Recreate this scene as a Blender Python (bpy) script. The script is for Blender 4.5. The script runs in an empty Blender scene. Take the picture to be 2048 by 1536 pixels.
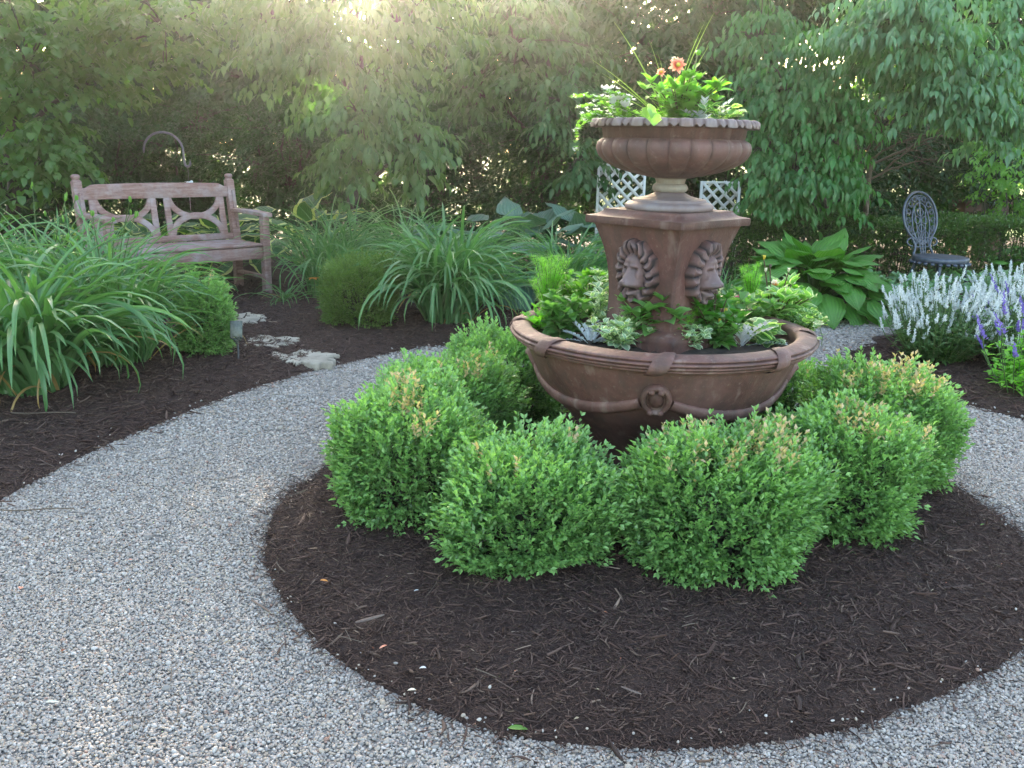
import bpy, math, numpy as np
from mathutils import Vector, Matrix
pi = math.pi
R_ = math.radians
rng = np.random.default_rng(7)
S = bpy.context.scene
COL = S.collection

# ---------------------------------------------------------------- camera
FPX = 1800.0; PITCH = math.atan(478 / 1800); ROLL = R_(1.3); HC = 1.15
_F = np.array([0, math.cos(PITCH), -math.sin(PITCH)]); _U0 = np.array([0, math.sin(PITCH), math.cos(PITCH)]); _R0 = np.array([1., 0, 0])
_R = _R0 * math.cos(ROLL) + _U0 * math.sin(ROLL); _U = -_R0 * math.sin(ROLL) + _U0 * math.cos(ROLL)
cd = bpy.data.cameras.new('camera'); cam = bpy.data.objects.new('camera', cd); COL.objects.link(cam)
m = Matrix.Identity(4)
for i in range(3):
    m[i][0] = _R[i]; m[i][1] = _U[i]; m[i][2] = -_F[i]
m[2][3] = HC
cam.matrix_world = m
cd.sensor_width = 36; cd.lens = 36 * FPX / 2048; cd.clip_end = 500; cd.clip_start = .05
S.camera = cam

def G(x, y, z=0.):
    "photo pixel -> point on the plane z"
    D = (x - 1024) / FPX * _R - (y - 768) / FPX * _U + _F
    t = (z - HC) / D[2]
    return float(D[0] * t), float(D[1] * t)
def Z(x, y, d):
    "photo pixel at depth d -> point"
    D = (x - 1024) / FPX * _R - (y - 768) / FPX * _U + _F
    t = d / D[1]
    return float(D[0] * t), float(d), float(HC + D[2] * t)

# ---------------------------------------------------------------- sky, sun, exposure
SUN_EL = R_(14.5); SUN_AZ = R_(-9)          # azimuth from +Y, negative to the left
w = bpy.data.worlds.new("World"); S.world = w; w.use_nodes = True
nt = w.node_tree; bg = nt.nodes['Background']
sky = nt.nodes.new('ShaderNodeTexSky'); sky.sky_type = 'NISHITA'; sky.sun_disc = False
sky.sun_elevation = SUN_EL; sky.sun_rotation = SUN_AZ; sky.air_density = 1.0; sky.dust_density = 2.5; sky.ozone_density = 1.0
nt.links.new(sky.outputs[0], bg.inputs[0]); bg.inputs[1].default_value = 0.15
sl = bpy.data.lights.new('sun', 'SUN'); so = bpy.data.objects.new('sun', sl); COL.objects.link(so)
sl.energy = 4.5; sl.angle = R_(0.6); sl.color = (1.0, .90, .76)
sdir = Vector((math.sin(SUN_AZ) * math.cos(SUN_EL), math.cos(SUN_AZ) * math.cos(SUN_EL), math.sin(SUN_EL)))
so.rotation_euler = sdir.to_track_quat('Z', 'Y').to_euler()
S.view_settings.view_transform = 'Standard'; S.view_settings.look = 'None'
S.view_settings.exposure = 3.0; S.view_settings.gamma = 1.0
S.view_settings.use_white_balance = True; S.view_settings.white_balance_temperature = 7200; S.view_settings.white_balance_tint = 10
S.render.engine = 'CYCLES'
S.cycles.max_bounces = 7; S.cycles.transparent_max_bounces = 6; S.cycles.transmission_bounces = 5
S.cycles.diffuse_bounces = 4; S.cycles.caustics_reflective = False; S.cycles.caustics_refractive = False
S.cycles.use_denoising = True

# ---------------------------------------------------------------- tagging
def tag(o, label=None, cat=None, group=None, kind=None):
    if label: o['label'] = label
    if cat: o['category'] = cat
    if group: o['group'] = group
    if kind: o['kind'] = kind
    return o
def thing(name, loc, label, cat, group=None, rz=0.):
    o = bpy.data.objects.new(name, None); COL.objects.link(o); o.location = loc; o.rotation_euler = (0, 0, rz)
    o.empty_display_size = .1
    return tag(o, label, cat, group)

# ---------------------------------------------------------------- mesh collector
class MB:
    def __init__(s): s.v = []; s.q = []; s.t = []; s.a = []; s.n = 0
    def add(s, v, q=None, t=None, a=None):
        v = np.asarray(v, float).reshape(-1, 3)
        s.v.append(v)
        if q is not None and len(q): s.q.append(np.asarray(q, np.int64) + s.n)
        if t is not None and len(t): s.t.append(np.asarray(t, np.int64) + s.n)
        if a is None: a = (.5, 0, 0)
        a = np.asarray(a, float)
        if a.ndim == 1: a = np.tile(a, (len(v), 1))
        s.a.append(a); s.n += len(v)
        return s
    def grid(s, P, close_u=False, close_v=False, a=None):
        P = np.asarray(P, float); nu, nv = P.shape[:2]
        I = np.arange(nu * nv).reshape(nu, nv)
        iu = np.arange(nu if close_u else nu - 1); iv = np.arange(nv if close_v else nv - 1)
        A, B = np.meshgrid(iu, iv, indexing='ij'); A2 = (A + 1) % nu; B2 = (B + 1) % nv
        q = np.stack([I[A, B], I[A2, B], I[A2, B2], I[A, B2]], -1).reshape(-1, 4)
        if a is not None: a = np.asarray(a).reshape(-1, 3) if np.ndim(a) > 1 else a
        return s.add(P.reshape(-1, 3), q=q, a=a)
    def box(s, c, d, rz=0, M=None):
        x, y, z = [k / 2 for k in d]
        v = np.array([(-x, -y, -z), (x, -y, -z), (x, y, -z), (-x, y, -z), (-x, -y, z), (x, -y, z), (x, y, z), (-x, y, z)])
        if M is not None: v = v @ np.asarray(M).T
        if rz: cr, sr = math.cos(rz), math.sin(rz); v = v @ np.array([(cr, -sr, 0), (sr, cr, 0), (0, 0, 1)]).T
        return s.add(v + np.asarray(c), q=[(0, 3, 2, 1), (4, 5, 6, 7), (0, 1, 5, 4), (1, 2, 6, 5), (2, 3, 7, 6), (3, 0, 4, 7)])
    def beam(s, p0, p1, w, h, up=(0, 0, 1)):
        "a bar with rectangular section from p0 to p1"
        p0 = Vector(p0); p1 = Vector(p1); x = (p1 - p0); L = x.length; x.normalize()
        y = Vector(up).cross(x); y.normalize(); z = x.cross(y)
        M = np.array([x, y, z]).T
        return s.box((p0 + p1) / 2, (L, w, h), M=M)
    def tube(s, pts, r, n=6, a=None, caps=True):
        pts = np.asarray(pts, float); k = len(pts); r = np.broadcast_to(np.asarray(r, float), (k,))
        T = np.gradient(pts, axis=0); T /= np.linalg.norm(T, axis=1)[:, None] + 1e-9
        ref = np.array([0, 0, 1.]) if abs(T[:, 2]).mean() < .8 else np.array([1., 0, 0])
        A = np.cross(T, ref); A /= np.linalg.norm(A, axis=1)[:, None] + 1e-9; B = np.cross(T, A)
        th = np.arange(n) / n * 2 * pi
        P = pts[:, None] + r[:, None, None] * (np.cos(th)[None, :, None] * A[:, None] + np.sin(th)[None, :, None] * B[:, None])
        n0 = s.n; s.grid(P, close_v=True, a=a)
        if caps:
            for e, o in ((0, 1), (k - 1, -1)):
                s.add(np.vstack([P[e], pts[e][None]]), t=[((i, (i + 1) % n, n)[::o]) for i in range(n)], a=a)
        return s
    def lathe(s, prof, n=48, c=(0, 0, 0), f=None, a=None):
        prof = np.asarray(prof, float); th = np.arange(n) / n * 2 * pi
        r = prof[:, 0][:, None] * np.ones(n)[None]; z = prof[:, 1][:, None] * np.ones(n)[None]
        if f is not None: r, z = f(r, z, th[None] * np.ones_like(r))
        P = np.stack([c[0] + r * np.cos(th), c[1] + r * np.sin(th), c[2] + z], -1)
        return s.grid(P[:, ::-1], close_v=True, a=a)
    def ball(s, c, r, n=10, sq=(1, 1, 1), a=None):
        ph = np.linspace(.02, pi - .02, n); th = np.arange(2 * n) / (2 * n) * 2 * pi
        P = np.stack([np.sin(ph)[:, None] * np.cos(th) * sq[0], np.sin(ph)[:, None] * np.sin(th) * sq[1], np.cos(ph)[:, None] * np.ones(2 * n) * sq[2]], -1) * r + np.asarray(c)
        return s.grid(P, close_v=True, a=a)
    def build(s, name, mat, parent=None, smooth=True, bevel=0., loc=None, auto=None):
        me = bpy.data.meshes.new(name)
        V = np.concatenate(s.v) if s.v else np.zeros((0, 3))
        Q = np.concatenate(s.q) if s.q else np.zeros((0, 4), np.int64)
        T = np.concatenate(s.t) if s.t else np.zeros((0, 3), np.int64)
        me.vertices.add(len(V)); me.vertices.foreach_set('co', V.astype(np.float32).ravel())
        L = np.concatenate([Q.ravel(), T.ravel()]).astype(np.int32)
        me.loops.add(len(L)); me.loops.foreach_set('vertex_index', L)
        st = np.concatenate([np.arange(len(Q)) * 4, len(Q) * 4 + np.arange(len(T)) * 3]).astype(np.int32)
        me.polygons.add(len(st)); me.polygons.foreach_set('loop_start', st)
        if smooth: me.polygons.foreach_set('use_smooth', np.ones(len(st), bool))
        at = me.attributes.new('A', 'FLOAT_VECTOR', 'POINT'); at.data.foreach_set('vector', np.concatenate(s.a).astype(np.float32).ravel())
        me.update(calc_edges=True); me.validate()
        if mat: me.materials.append(mat)
        o = bpy.data.objects.new(name, me); COL.objects.link(o)
        if parent is not None: o.parent = parent
        if loc is not None: o.location = loc
        if bevel:
            b = o.modifiers.new('bevel', 'BEVEL'); b.width = bevel; b.segments = 2; b.limit_method = 'ANGLE'
        if auto is not None:
            me.set_sharp_from_angle(angle=R_(auto))
        return o

# ---------------------------------------------------------------- leaves
def outline(kind):
    return {
        'strap': lambda t: np.minimum(1, .55 + 1.6 * t) * np.clip(1 - t, 0, 1) ** .42 * (1 - .1 * t),
        'blade': lambda t: np.clip(1 - t, 0, 1) ** .6 * np.minimum(1, .5 + 2 * t),
        'heart': lambda t: np.clip(np.sin(pi * np.clip(t, 0, 1) ** .62) ** .8, 0, 1),
        'oval': lambda t: np.sin(pi * t ** .9) ** .7,
        'point': lambda t: np.clip(np.sin(pi * t ** .7), 0, 1) ** 1.05,
        'drip': lambda t: np.interp(t, [0, .12, .35, .6, .8, .92, 1], [.08, .72, 1, .74, .34, .12, 0]),
        'box': lambda t: np.sin(pi * np.clip(t, 0, 1) ** 1.25) ** .75,
        'lobed': lambda t: np.clip(np.sin(pi * t ** .75), 0, 1) * (.72 + .42 * np.abs(np.sin(t * 9.0))),
    }[kind]
def leafs(mb, pos, az, el, L, W, kind='oval', seg=4, nc=3, bend=.5, fold=.15, roll=0., rnd=None, tw=0., p=1.0, wave=0.):
    pos = np.asarray(pos, float).reshape(-1, 3); N = len(pos)
    if N == 0: return
    bc = lambda x: np.broadcast_to(np.asarray(x, float), (N,))
    az, el, L, W, bend, fold, roll, tw = map(bc, (az, el, L, W, bend, fold, roll, tw))
    rnd = rng.random(N) if rnd is None else bc(rnd)
    t = np.linspace(0, 1, seg + 1)
    ang = el[:, None] - bend[:, None] * t[None] ** p
    mid = (ang[:, 1:] + ang[:, :-1]) / 2
    ds = (L / seg)[:, None]
    h = np.concatenate([np.zeros((N, 1)), np.cumsum(np.cos(mid) * ds, 1)], 1)
    v = np.concatenate([np.zeros((N, 1)), np.cumsum(np.sin(mid) * ds, 1)], 1)
    ca, sa = np.cos(az)[:, None], np.sin(az)[:, None]
    C = np.stack([h * ca, h * sa, v], -1) + pos[:, None]
    T = np.stack([np.cos(ang) * ca, np.cos(ang) * sa, np.sin(ang)], -1)
    Sd = np.stack([-sa * np.ones_like(ang), ca * np.ones_like(ang), np.zeros_like(ang)], -1)
    Nn = np.cross(T, Sd) * 1.0
    rr = (roll[:, None] + tw[:, None] * t[None])[..., None]
    S2 = Sd * np.cos(rr) + Nn * np.sin(rr); N2 = -Sd * np.sin(rr) + Nn * np.cos(rr)
    wf = outline(kind)(t) * .5
    u = np.linspace(-1, 1, nc)
    wd = (W[:, None] * wf[None])[..., None, None]
    wv = wave * np.sin(t * 14)[None, :, None, None] * (u ** 2)[None, None, :, None] * W[:, None, None, None]
    P = C[:, :, None] + S2[:, :, None] * u[None, None, :, None] * wd + N2[:, :, None] * ((np.abs(u)[None, None, :, None]) ** 1.3 * wd * fold[:, None, None, None] * 2 + wv)
    nv = (seg + 1) * nc
    I = np.arange(nv).reshape(seg + 1, nc)
    q = np.stack([I[:-1, :-1], I[1:, :-1], I[1:, 1:], I[:-1, 1:]], -1).reshape(-1, 4)
    Q = (q[None] + (np.arange(N) * nv)[:, None, None]).reshape(-1, 4)
    A = np.stack([np.broadcast_to(rnd[:, None, None], (N, seg + 1, nc)), np.broadcast_to(np.abs(u)[None, None], (N, seg + 1, nc)), np.broadcast_to(t[None, :, None], (N, seg + 1, nc))], -1)
    mb.add(P.reshape(-1, 3), q=Q, a=A.reshape(-1, 3))
    return C

# ---------------------------------------------------------------- materials
def newmat(name):
    M = bpy.data.materials.new(name); M.use_nodes = True
    return M, M.node_tree, M.node_tree.nodes['Principled BSDF']
def nd(t, k, **kw):
    n = t.nodes.new(k)
    for a, b in kw.items(): setattr(n, a, b)
    return n
def ramp(t, fac, stops, interp='LINEAR'):
    r = nd(t, 'ShaderNodeValToRGB'); r.color_ramp.interpolation = interp
    e = r.color_ramp.elements
    while len(e) < len(stops): e.new(.5)
    for i, (p, c) in enumerate(stops): e[i].position = p; e[i].color = (*c, 1)
    t.links.new(fac, r.inputs[0]); return r.outputs[0]
def mixc(t, fac, a, b, mode='MIX'):
    n = nd(t, 'ShaderNodeMix', data_type='RGBA', blend_type=mode)
    for s_, x in ((n.inputs[0], fac), (n.inputs[6], a), (n.inputs[7], b)):
        if isinstance(x, (int, float)): s_.default_value = x
        elif isinstance(x, tuple): s_.default_value = (*x, 1)
        else: t.links.new(x, s_)
    return n.outputs[2]
def math_(t, op, a, b=None, c=None):
    n = nd(t, 'ShaderNodeMath', operation=op)
    for i, x in enumerate((a, b, c)):
        if x is None: continue
        if isinstance(x, (int, float)): n.inputs[i].default_value = x
        else: t.links.new(x, n.inputs[i])
    return n.outputs[0]
def noise(t, scale, detail=4, rough=.6, coord='Object', dist=0.):
    tc = nd(t, 'ShaderNodeTexCoord'); n = nd(t, 'ShaderNodeTexNoise')
    n.inputs['Scale'].default_value = scale; n.inputs['Detail'].default_value = detail; n.inputs['Roughness'].default_value = rough
    n.inputs['Distortion'].default_value = dist
    t.links.new(tc.outputs[coord], n.inputs['Vector']); return n
def attrA(t):
    a = nd(t, 'ShaderNodeAttribute', attribute_name='A'); s = nd(t, 'ShaderNodeSeparateXYZ')
    t.links.new(a.outputs['Vector'], s.inputs[0]); return s.outputs
def bump(t, b, height, strength=.5, dist=.01):
    n = nd(t, 'ShaderNodeBump'); n.inputs['Strength'].default_value = strength; n.inputs['Distance'].default_value = dist
    t.links.new(height, n.inputs['Height']); t.links.new(n.outputs[0], b.inputs['Normal'])
def leafmat(name, dark, light, edge=None, tip=None, trans=.35, rough=.42, burn=None, midrib=None, edge_at=.62, veins=0., spec=.5, tcol=(1.5, 1.9, .7)):
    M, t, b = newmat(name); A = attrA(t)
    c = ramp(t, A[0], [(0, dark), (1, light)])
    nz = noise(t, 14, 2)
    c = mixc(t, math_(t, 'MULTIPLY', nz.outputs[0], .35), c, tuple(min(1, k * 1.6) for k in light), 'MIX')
    if tip: c = mixc(t, math_(t, 'MULTIPLY', math_(t, 'POWER', A[2], 3.), .8), c, tip)
    if midrib: c = mixc(t, math_(t, 'MULTIPLY', math_(t, 'LESS_THAN', A[1], .1), .7), c, midrib)
    if veins:
        wv = math_(t, 'SINE', math_(t, 'ADD', math_(t, 'MULTIPLY', A[1], 26.), math_(t, 'MULTIPLY', A[2], 5.)))
        bump(t, b, wv, veins, .004)
    if edge:
        f = math_(t, 'GREATER_THAN', math_(t, 'ADD', A[1], math_(t, 'MULTIPLY', math_(t, 'SUBTRACT', nz.outputs[0], .5), .45)), edge_at)
        c = mixc(t, f, c, edge)
    if burn:
        c = mixc(t, math_(t, 'GREATER_THAN', A[0], 1.001), c, burn)
    t.links.new(c, b.inputs['Base Color'])
    b.inputs['Roughness'].default_value = rough; b.inputs['Specular IOR Level'].default_value = spec
    tr = nd(t, 'ShaderNodeBsdfTranslucent')
    tc2 = mixc(t, 1.0, c, tcol, 'MULTIPLY')
    t.links.new(tc2, tr.inputs[0])
    mx = nd(t, 'ShaderNodeMixShader'); mx.inputs[0].default_value = trans
    out = t.nodes['Material Output']
    t.links.new(b.outputs[0], mx.inputs[1]); t.links.new(tr.outputs[0], mx.inputs[2]); t.links.new(mx.outputs[0], out.inputs[0])
    return M
def plain(name, col, rough=.6, col2=None, scale=20, bmp=0., metal=0., spec=.5, bscale=None):
    M, t, b = newmat(name)
    b.inputs['Roughness'].default_value = rough; b.inputs['Metallic'].default_value = metal; b.inputs['Specular IOR Level'].default_value = spec
    n = noise(t, scale, 5)
    c = ramp(t, n.outputs[0], [(.3, col), (.7, col2 or tuple(k * .7 for k in col))])
    t.links.new(c, b.inputs['Base Color'])
    if bmp: bump(t, b, noise(t, bscale or scale * 3, 4).outputs[0], bmp, .004)
    return M

def terracotta():
    M, t, b = newmat('terracotta')
    n1 = noise(t, 7, 8, .72, dist=.6); n2 = noise(t, 60, 5, .7); n3 = noise(t, 1.7, 4, .6)
    c = ramp(t, n1.outputs[0], [(.32, (.072, .033, .028)), (.5, (.132, .060, .049)), (.64, (.178, .084, .070)), (.8, (.24, .125, .107))])
    g = ramp(t, n3.outputs[0], [(.40, (0, 0, 0)), (.72, (1, 1, 1))])
    c = mixc(t, math_(t, 'MULTIPLY', g, .45), c, (.120, .088, .085))       # grey weathering
    sp = ramp(t, n2.outputs[0], [(.58, (0, 0, 0)), (.72, (1, 1, 1))])
    c = mixc(t, math_(t, 'MULTIPLY', sp, .35), c, (.34, .26, .22))
    tcs = nd(t, 'ShaderNodeTexCoord'); mps = nd(t, 'ShaderNodeMapping'); mps.inputs['Scale'].default_value = (16, 16, 1.6); t.links.new(tcs.outputs['Object'], mps.inputs[0])
    ns = nd(t, 'ShaderNodeTexNoise'); ns.inputs['Scale'].default_value = 1.6; ns.inputs['Detail'].default_value = 6; t.links.new(mps.outputs[0], ns.inputs['Vector'])
    c = mixc(t, ramp(t, ns.outputs[0], [(.50, (0, 0, 0)), (.66, (.55, .55, .55))]), c, (.075, .050, .042))   # water stains running down
    c = mixc(t, ramp(t, ns.outputs[0], [(.30, (.45, .45, .45)), (.42, (0, 0, 0))]), c, (.30, .22, .19))
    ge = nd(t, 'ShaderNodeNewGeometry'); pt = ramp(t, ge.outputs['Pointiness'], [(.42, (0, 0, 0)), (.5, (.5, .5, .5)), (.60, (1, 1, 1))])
    c = mixc(t, .55, c, pt, 'SOFT_LIGHT')                                   # grooves darker, edges paler
    t.links.new(c, b.inputs['Base Color'])
    b.inputs['Roughness'].default_value = .58; b.inputs['Specular IOR Level'].default_value = .38
    bump(t, b, math_(t, 'ADD', n2.outputs[0], math_(t, 'MULTIPLY', noise(t, 220, 3).outputs[0], .5)), .45, .004)
    return M
M_terra = terracotta()
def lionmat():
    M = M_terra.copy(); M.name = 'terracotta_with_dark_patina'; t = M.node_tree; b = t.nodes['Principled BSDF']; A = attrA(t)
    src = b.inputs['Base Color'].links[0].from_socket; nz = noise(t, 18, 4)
    c = mixc(t, math_(t, 'MULTIPLY', A[1], .45), src, (.20, .175, .19))  # grey highlight painted by height on the raised parts
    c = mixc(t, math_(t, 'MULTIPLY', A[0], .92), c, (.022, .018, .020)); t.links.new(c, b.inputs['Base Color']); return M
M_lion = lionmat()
def pale_terra():
    M, t, b = newmat('terracotta_lichen')
    n1 = noise(t, 14, 6, .7)
    c = ramp(t, n1.outputs[0], [(.3, (.23, .15, .12)), (.52, (.30, .26, .21)), (.72, (.36, .35, .30))])
    t.links.new(c, b.inputs['Base Color']); b.inputs['Roughness'].default_value = .8
    bump(t, b, noise(t, 90, 4).outputs[0], .3, .003); return M
M_pale = pale_terra()
def grey_terra():
    M, t, b = newmat('terracotta_grey')
    n1 = noise(t, 7, 6, .7)
    c = ramp(t, n1.outputs[0], [(.3, (.17, .10, .09)), (.52, (.22, .165, .16)), (.72, (.27, .24, .245))])
    t.links.new(c, b.inputs['Base Color']); b.inputs['Roughness'].default_value = .55
    bump(t, b, noise(t, 120, 4).outputs[0], .2, .003); return M
M_grey = grey_terra()
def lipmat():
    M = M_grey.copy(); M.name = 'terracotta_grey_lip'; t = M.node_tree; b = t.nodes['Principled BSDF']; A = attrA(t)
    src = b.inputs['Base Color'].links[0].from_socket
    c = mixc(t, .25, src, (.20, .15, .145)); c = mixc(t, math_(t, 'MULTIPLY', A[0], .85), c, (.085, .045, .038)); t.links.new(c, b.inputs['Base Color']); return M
M_lip = lipmat()
def wood():
    M, t, b = newmat('weathered_teak')
    tc = nd(t, 'ShaderNodeTexCoord'); mp = nd(t, 'ShaderNodeMapping'); mp.inputs['Scale'].default_value = (3, 22, 22)
    t.links.new(tc.outputs['Object'], mp.inputs[0])
    n = nd(t, 'ShaderNodeTexNoise'); n.inputs['Scale'].default_value = 3; n.inputs['Detail'].default_value = 7; n.inputs['Roughness'].default_value = .7
    t.links.new(mp.outputs[0], n.inputs['Vector'])
    n2 = noise(t, 5, 5, .65)
    c = ramp(t, n.outputs[0], [(.3, (.17, .085, .072)), (.5, (.27, .150, .130)), (.7, (.37, .25, .23))])
    g = ramp(t, n2.outputs[0], [(.45, (0, 0, 0)), (.68, (1, 1, 1))])
    c = mixc(t, math_(t, 'MULTIPLY', g, .75), c, (.40, .35, .36))
    t.links.new(c, b.inputs['Base Color']); b.inputs['Roughness'].default_value = .72
    bump(t, b, n.outputs[0], .4, .003); return M
M_wood = wood()

def gravelmat():
    M, t, b = newmat('pea_gravel')
    tc = nd(t, 'ShaderNodeTexCoord')
    v = nd(t, 'ShaderNodeTexVoronoi'); v.inputs['Scale'].default_value = 105; v.inputs['Randomness'].default_value = 1
    t.links.new(tc.outputs['Object'], v.inputs['Vector'])
    s = nd(t, 'ShaderNodeSeparateColor'); t.links.new(v.outputs['Color'], s.inputs[0])
    c = ramp(t, s.outputs[0], [(0, (.21, .19, .178)), (.35, (.29, .265, .245)), (.6, (.34, .305, .27)), (.85, (.39, .36, .33)), (1, (.47, .435, .40))])
    c = mixc(t, math_(t, 'MULTIPLY', v.outputs['Distance'], .55), c, (.06, .055, .05))
    nz = noise(t, 2.2, 4)
    c = mixc(t, ramp(t, nz.outputs[0], [(.5, (0, 0, 0)), (.8, (.4, .4, .4))]), c, (.20, .16, .13))
    t.links.new(c, b.inputs['Base Color']); b.inputs['Roughness'].default_value = .6
    h = math_(t, 'SUBTRACT', 1., v.outputs['Distance']); bump(t, b, h, 1., .006)
    return M
def pebblemat():
    M, t, b = newmat('pebble')
    oi = nd(t, 'ShaderNodeObjectInfo')
    c = ramp(t, oi.outputs['Random'], [(0, (.20, .18, .17)), (.25, (.30, .272, .252)), (.5, (.37, .333, .300)), (.66, (.37, .295, .23)), (.82, (.42, .385, .355)), (.94, (.50, .46, .425)), (.975, (.27, .15, .11)), (1, (.56, .52, .48))])
    t.links.new(c, b.inputs['Base Color']); b.inputs['Roughness'].default_value = .68; b.inputs['Specular IOR Level'].default_value = .35; return M
def mulchmat():
    M, t, b = newmat('dark_bark_mulch')
    tc = nd(t, 'ShaderNodeTexCoord')
    n = noise(t, 60, 6, .75, dist=1.5); n2 = noise(t, 3.0, 4)
    mp = nd(t, 'ShaderNodeMapping'); mp.inputs['Scale'].default_value = (40, 170, 60); mp.inputs['Rotation'].default_value = (0, 0, .5)
    t.links.new(tc.outputs['Object'], mp.inputs[0]); n3 = nd(t, 'ShaderNodeTexNoise'); n3.inputs['Scale'].default_value = 1.; n3.inputs['Detail'].default_value = 5; n3.inputs['Distortion'].default_value = 2.
    t.links.new(mp.outputs[0], n3.inputs['Vector'])
    c = ramp(t, n.outputs[0], [(.3, (.030, .015, .011)), (.55, (.072, .037, .028)), (.75, (.112, .063, .048))])
    c = mixc(t, ramp(t, n3.outputs[0], [(.55, (0, 0, 0)), (.75, (.6, .6, .6))]), c, (.07, .047, .042))
    t.links.new(c, b.inputs['Base Color']); b.inputs['Roughness'].default_value = .85
    bump(t, b, math_(t, 'ADD', n.outputs[0], n3.outputs[0]), 1., .012); return M
def chipmat():
    M, t, b = newmat('bark_chip'); oi = nd(t, 'ShaderNodeObjectInfo')
    c = ramp(t, oi.outputs['Random'], [(0, (.028, .0135, .010)), (.5, (.066, .033, .025)), (.8, (.105, .057, .043)), (.95, (.115, .073, .056)), (.985, (.15, .095, .07)), (1, (.27, .19, .145))])
    t.links.new(c, b.inputs['Base Color']); b.inputs['Roughness'].default_value = .8; return M
M_gravel = gravelmat(); M_pebble = pebblemat(); M_mulch = mulchmat(); M_chip = chipmat()
M_soil = plain('potting_soil', (.022, .015, .012), .9, (.05, .035, .028), 60, 1.0)
M_bark = plain('bark', (.045, .042, .032), .9, (.085, .08, .062), 30, .8)
M_twig = plain('twig', (.10, .075, .055), .8, (.17, .13, .10), 30, .3)
M_greenstem = plain('green_stem', (.06, .12, .03), .5, (.10, .17, .05), 30)
M_redstem = plain('red_stem', (.09, .03, .025), .5, (.06, .06, .025), 20)
M_white = plain('white_lattice', (.74, .75, .73), .5, (.60, .61, .60), 12, .1)
M_iron = plain('cast_iron', (.055, .065, .09), .42, (.10, .115, .15), 30, .3, metal=.35)
M_hook = plain('hook_iron', (.10, .105, .12), .45, (.16, .165, .18), 40, .2, metal=.5)
M_stone = plain('flagstone', (.47, .41, .33), .9, (.24, .21, .17), 9, .9)
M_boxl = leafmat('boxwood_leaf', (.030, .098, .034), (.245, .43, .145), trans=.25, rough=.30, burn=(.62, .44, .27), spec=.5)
M_boxd = leafmat('hedge_leaf', (.018, .048, .014), (.085, .17, .045), trans=.25, rough=.35)
M_lily = leafmat('daylily_leaf', (.045, .135, .054), (.145, .285, .115), trans=.3, rough=.33, burn=(.38, .24, .10), midrib=(.09, .19, .06), spec=.5)
M_hosta = leafmat('hosta_leaf', (.055, .18, .028), (.12, .30, .06), trans=.3, rough=.38, veins=.6)
M_hostv = leafmat('variegated_hosta_leaf', (.035, .10, .03), (.06, .145, .05), edge=(.50, .54, .22), trans=.3, rough=.4, veins=.5, edge_at=.70)
M_hostb = leafmat('blue_hosta_leaf', (.065, .135, .095), (.11, .20, .14), trans=.2, rough=.5, veins=.8)
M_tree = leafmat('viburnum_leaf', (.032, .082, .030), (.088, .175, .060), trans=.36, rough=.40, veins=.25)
M_tree2 = leafmat('shaded_viburnum_leaf', (.022, .068, .026), (.060, .145, .052), trans=.35, rough=.40, veins=.25)  # darker copy of the viburnum leaf, shade put into its colour
M_maple = leafmat('maple_leaf', (.035, .095, .025), (.085, .17, .05), trans=.42, rough=.40)
M_dog = leafmat('dogwood_leaf', (.028, .105, .032), (.070, .205, .062), trans=.38, rough=.36, veins=.2)
M_dogp = leafmat('pale_dogwood_leaf', (.070, .15, .085), (.13, .26, .14), trans=.38, rough=.36)
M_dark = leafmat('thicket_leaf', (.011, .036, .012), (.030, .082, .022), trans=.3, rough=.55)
M_far = leafmat('far_leaf', (.05, .10, .02), (.12, .20, .05), trans=.5, rough=.6)
M_bright = leafmat('bright_leaf', (.10, .24, .04), (.18, .36, .07), trans=.45, rough=.4)
M_green = leafmat('bedding_leaf', (.08, .20, .06), (.16, .31, .10), trans=.4, rough=.38, midrib=(.14, .30, .09))
M_fern = leafmat('fern_leaf', (.12, .34, .04), (.22, .46, .08), trans=.5, rough=.5)
M_var = leafmat('variegated_leaf', (.19, .31, .18), (.29, .41, .26), edge=(.70, .73, .54), trans=.3, rough=.5, edge_at=.66)
M_ivy = leafmat('ivy_leaf', (.09, .22, .07), (.16, .30, .10), edge=(.60, .68, .38), trans=.4, rough=.4, edge_at=.72)
M_silver = leafmat('silver_leaf', (.45, .50, .52), (.66, .70, .72), trans=.2, rough=.7, tcol=(1.1, 1.1, 1.1))
M_grnd = leafmat('groundcover_leaf', (.12, .24, .13), (.20, .34, .19), trans=.3, rough=.5)
M_sagel = leafmat('salvia_leaf', (.045, .12, .035), (.09, .18, .06), trans=.3, rough=.5)
M_wpetal = leafmat('white_petal', (.60, .66, .65), (.80, .83, .81), trans=.35, rough=.6, tcol=(1.1, 1.1, 1.1))
M_ppetal = leafmat('purple_petal', (.17, .12, .40), (.30, .22, .60), trans=.3, rough=.6, tcol=(1.1, 1.1, 1.1))
M_coral = leafmat('coral_petal', (.75, .16, .10), (.85, .33, .22), trans=.4, rough=.5, tip=(.95, .60, .45), tcol=(1.1, 1.1, 1.1))
M_orange = leafmat('orange_petal', (.80, .22, .04), (.90, .38, .10), trans=.4, rough=.5, tcol=(1.1, 1.1, 1.1))
M_cream = leafmat('cream_petal', (.80, .76, .55), (.88, .86, .70), trans=.4, rough=.5, tcol=(1.1, 1.1, 1.1))
M_pink = leafmat('magenta_petal', (.55, .03, .20), (.75, .08, .33), trans=.3, rough=.5, tcol=(1.1, 1.1, 1.1))
M_yellow = leafmat('yellow_bud', (.70, .50, .05), (.80, .65, .12), trans=.3, rough=.5, tcol=(1.1, 1.1, 1.1))
M_rust = plain('rusty_wood', (.085, .045, .032), .8, (.12, .07, .05), 15, .4)
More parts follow.
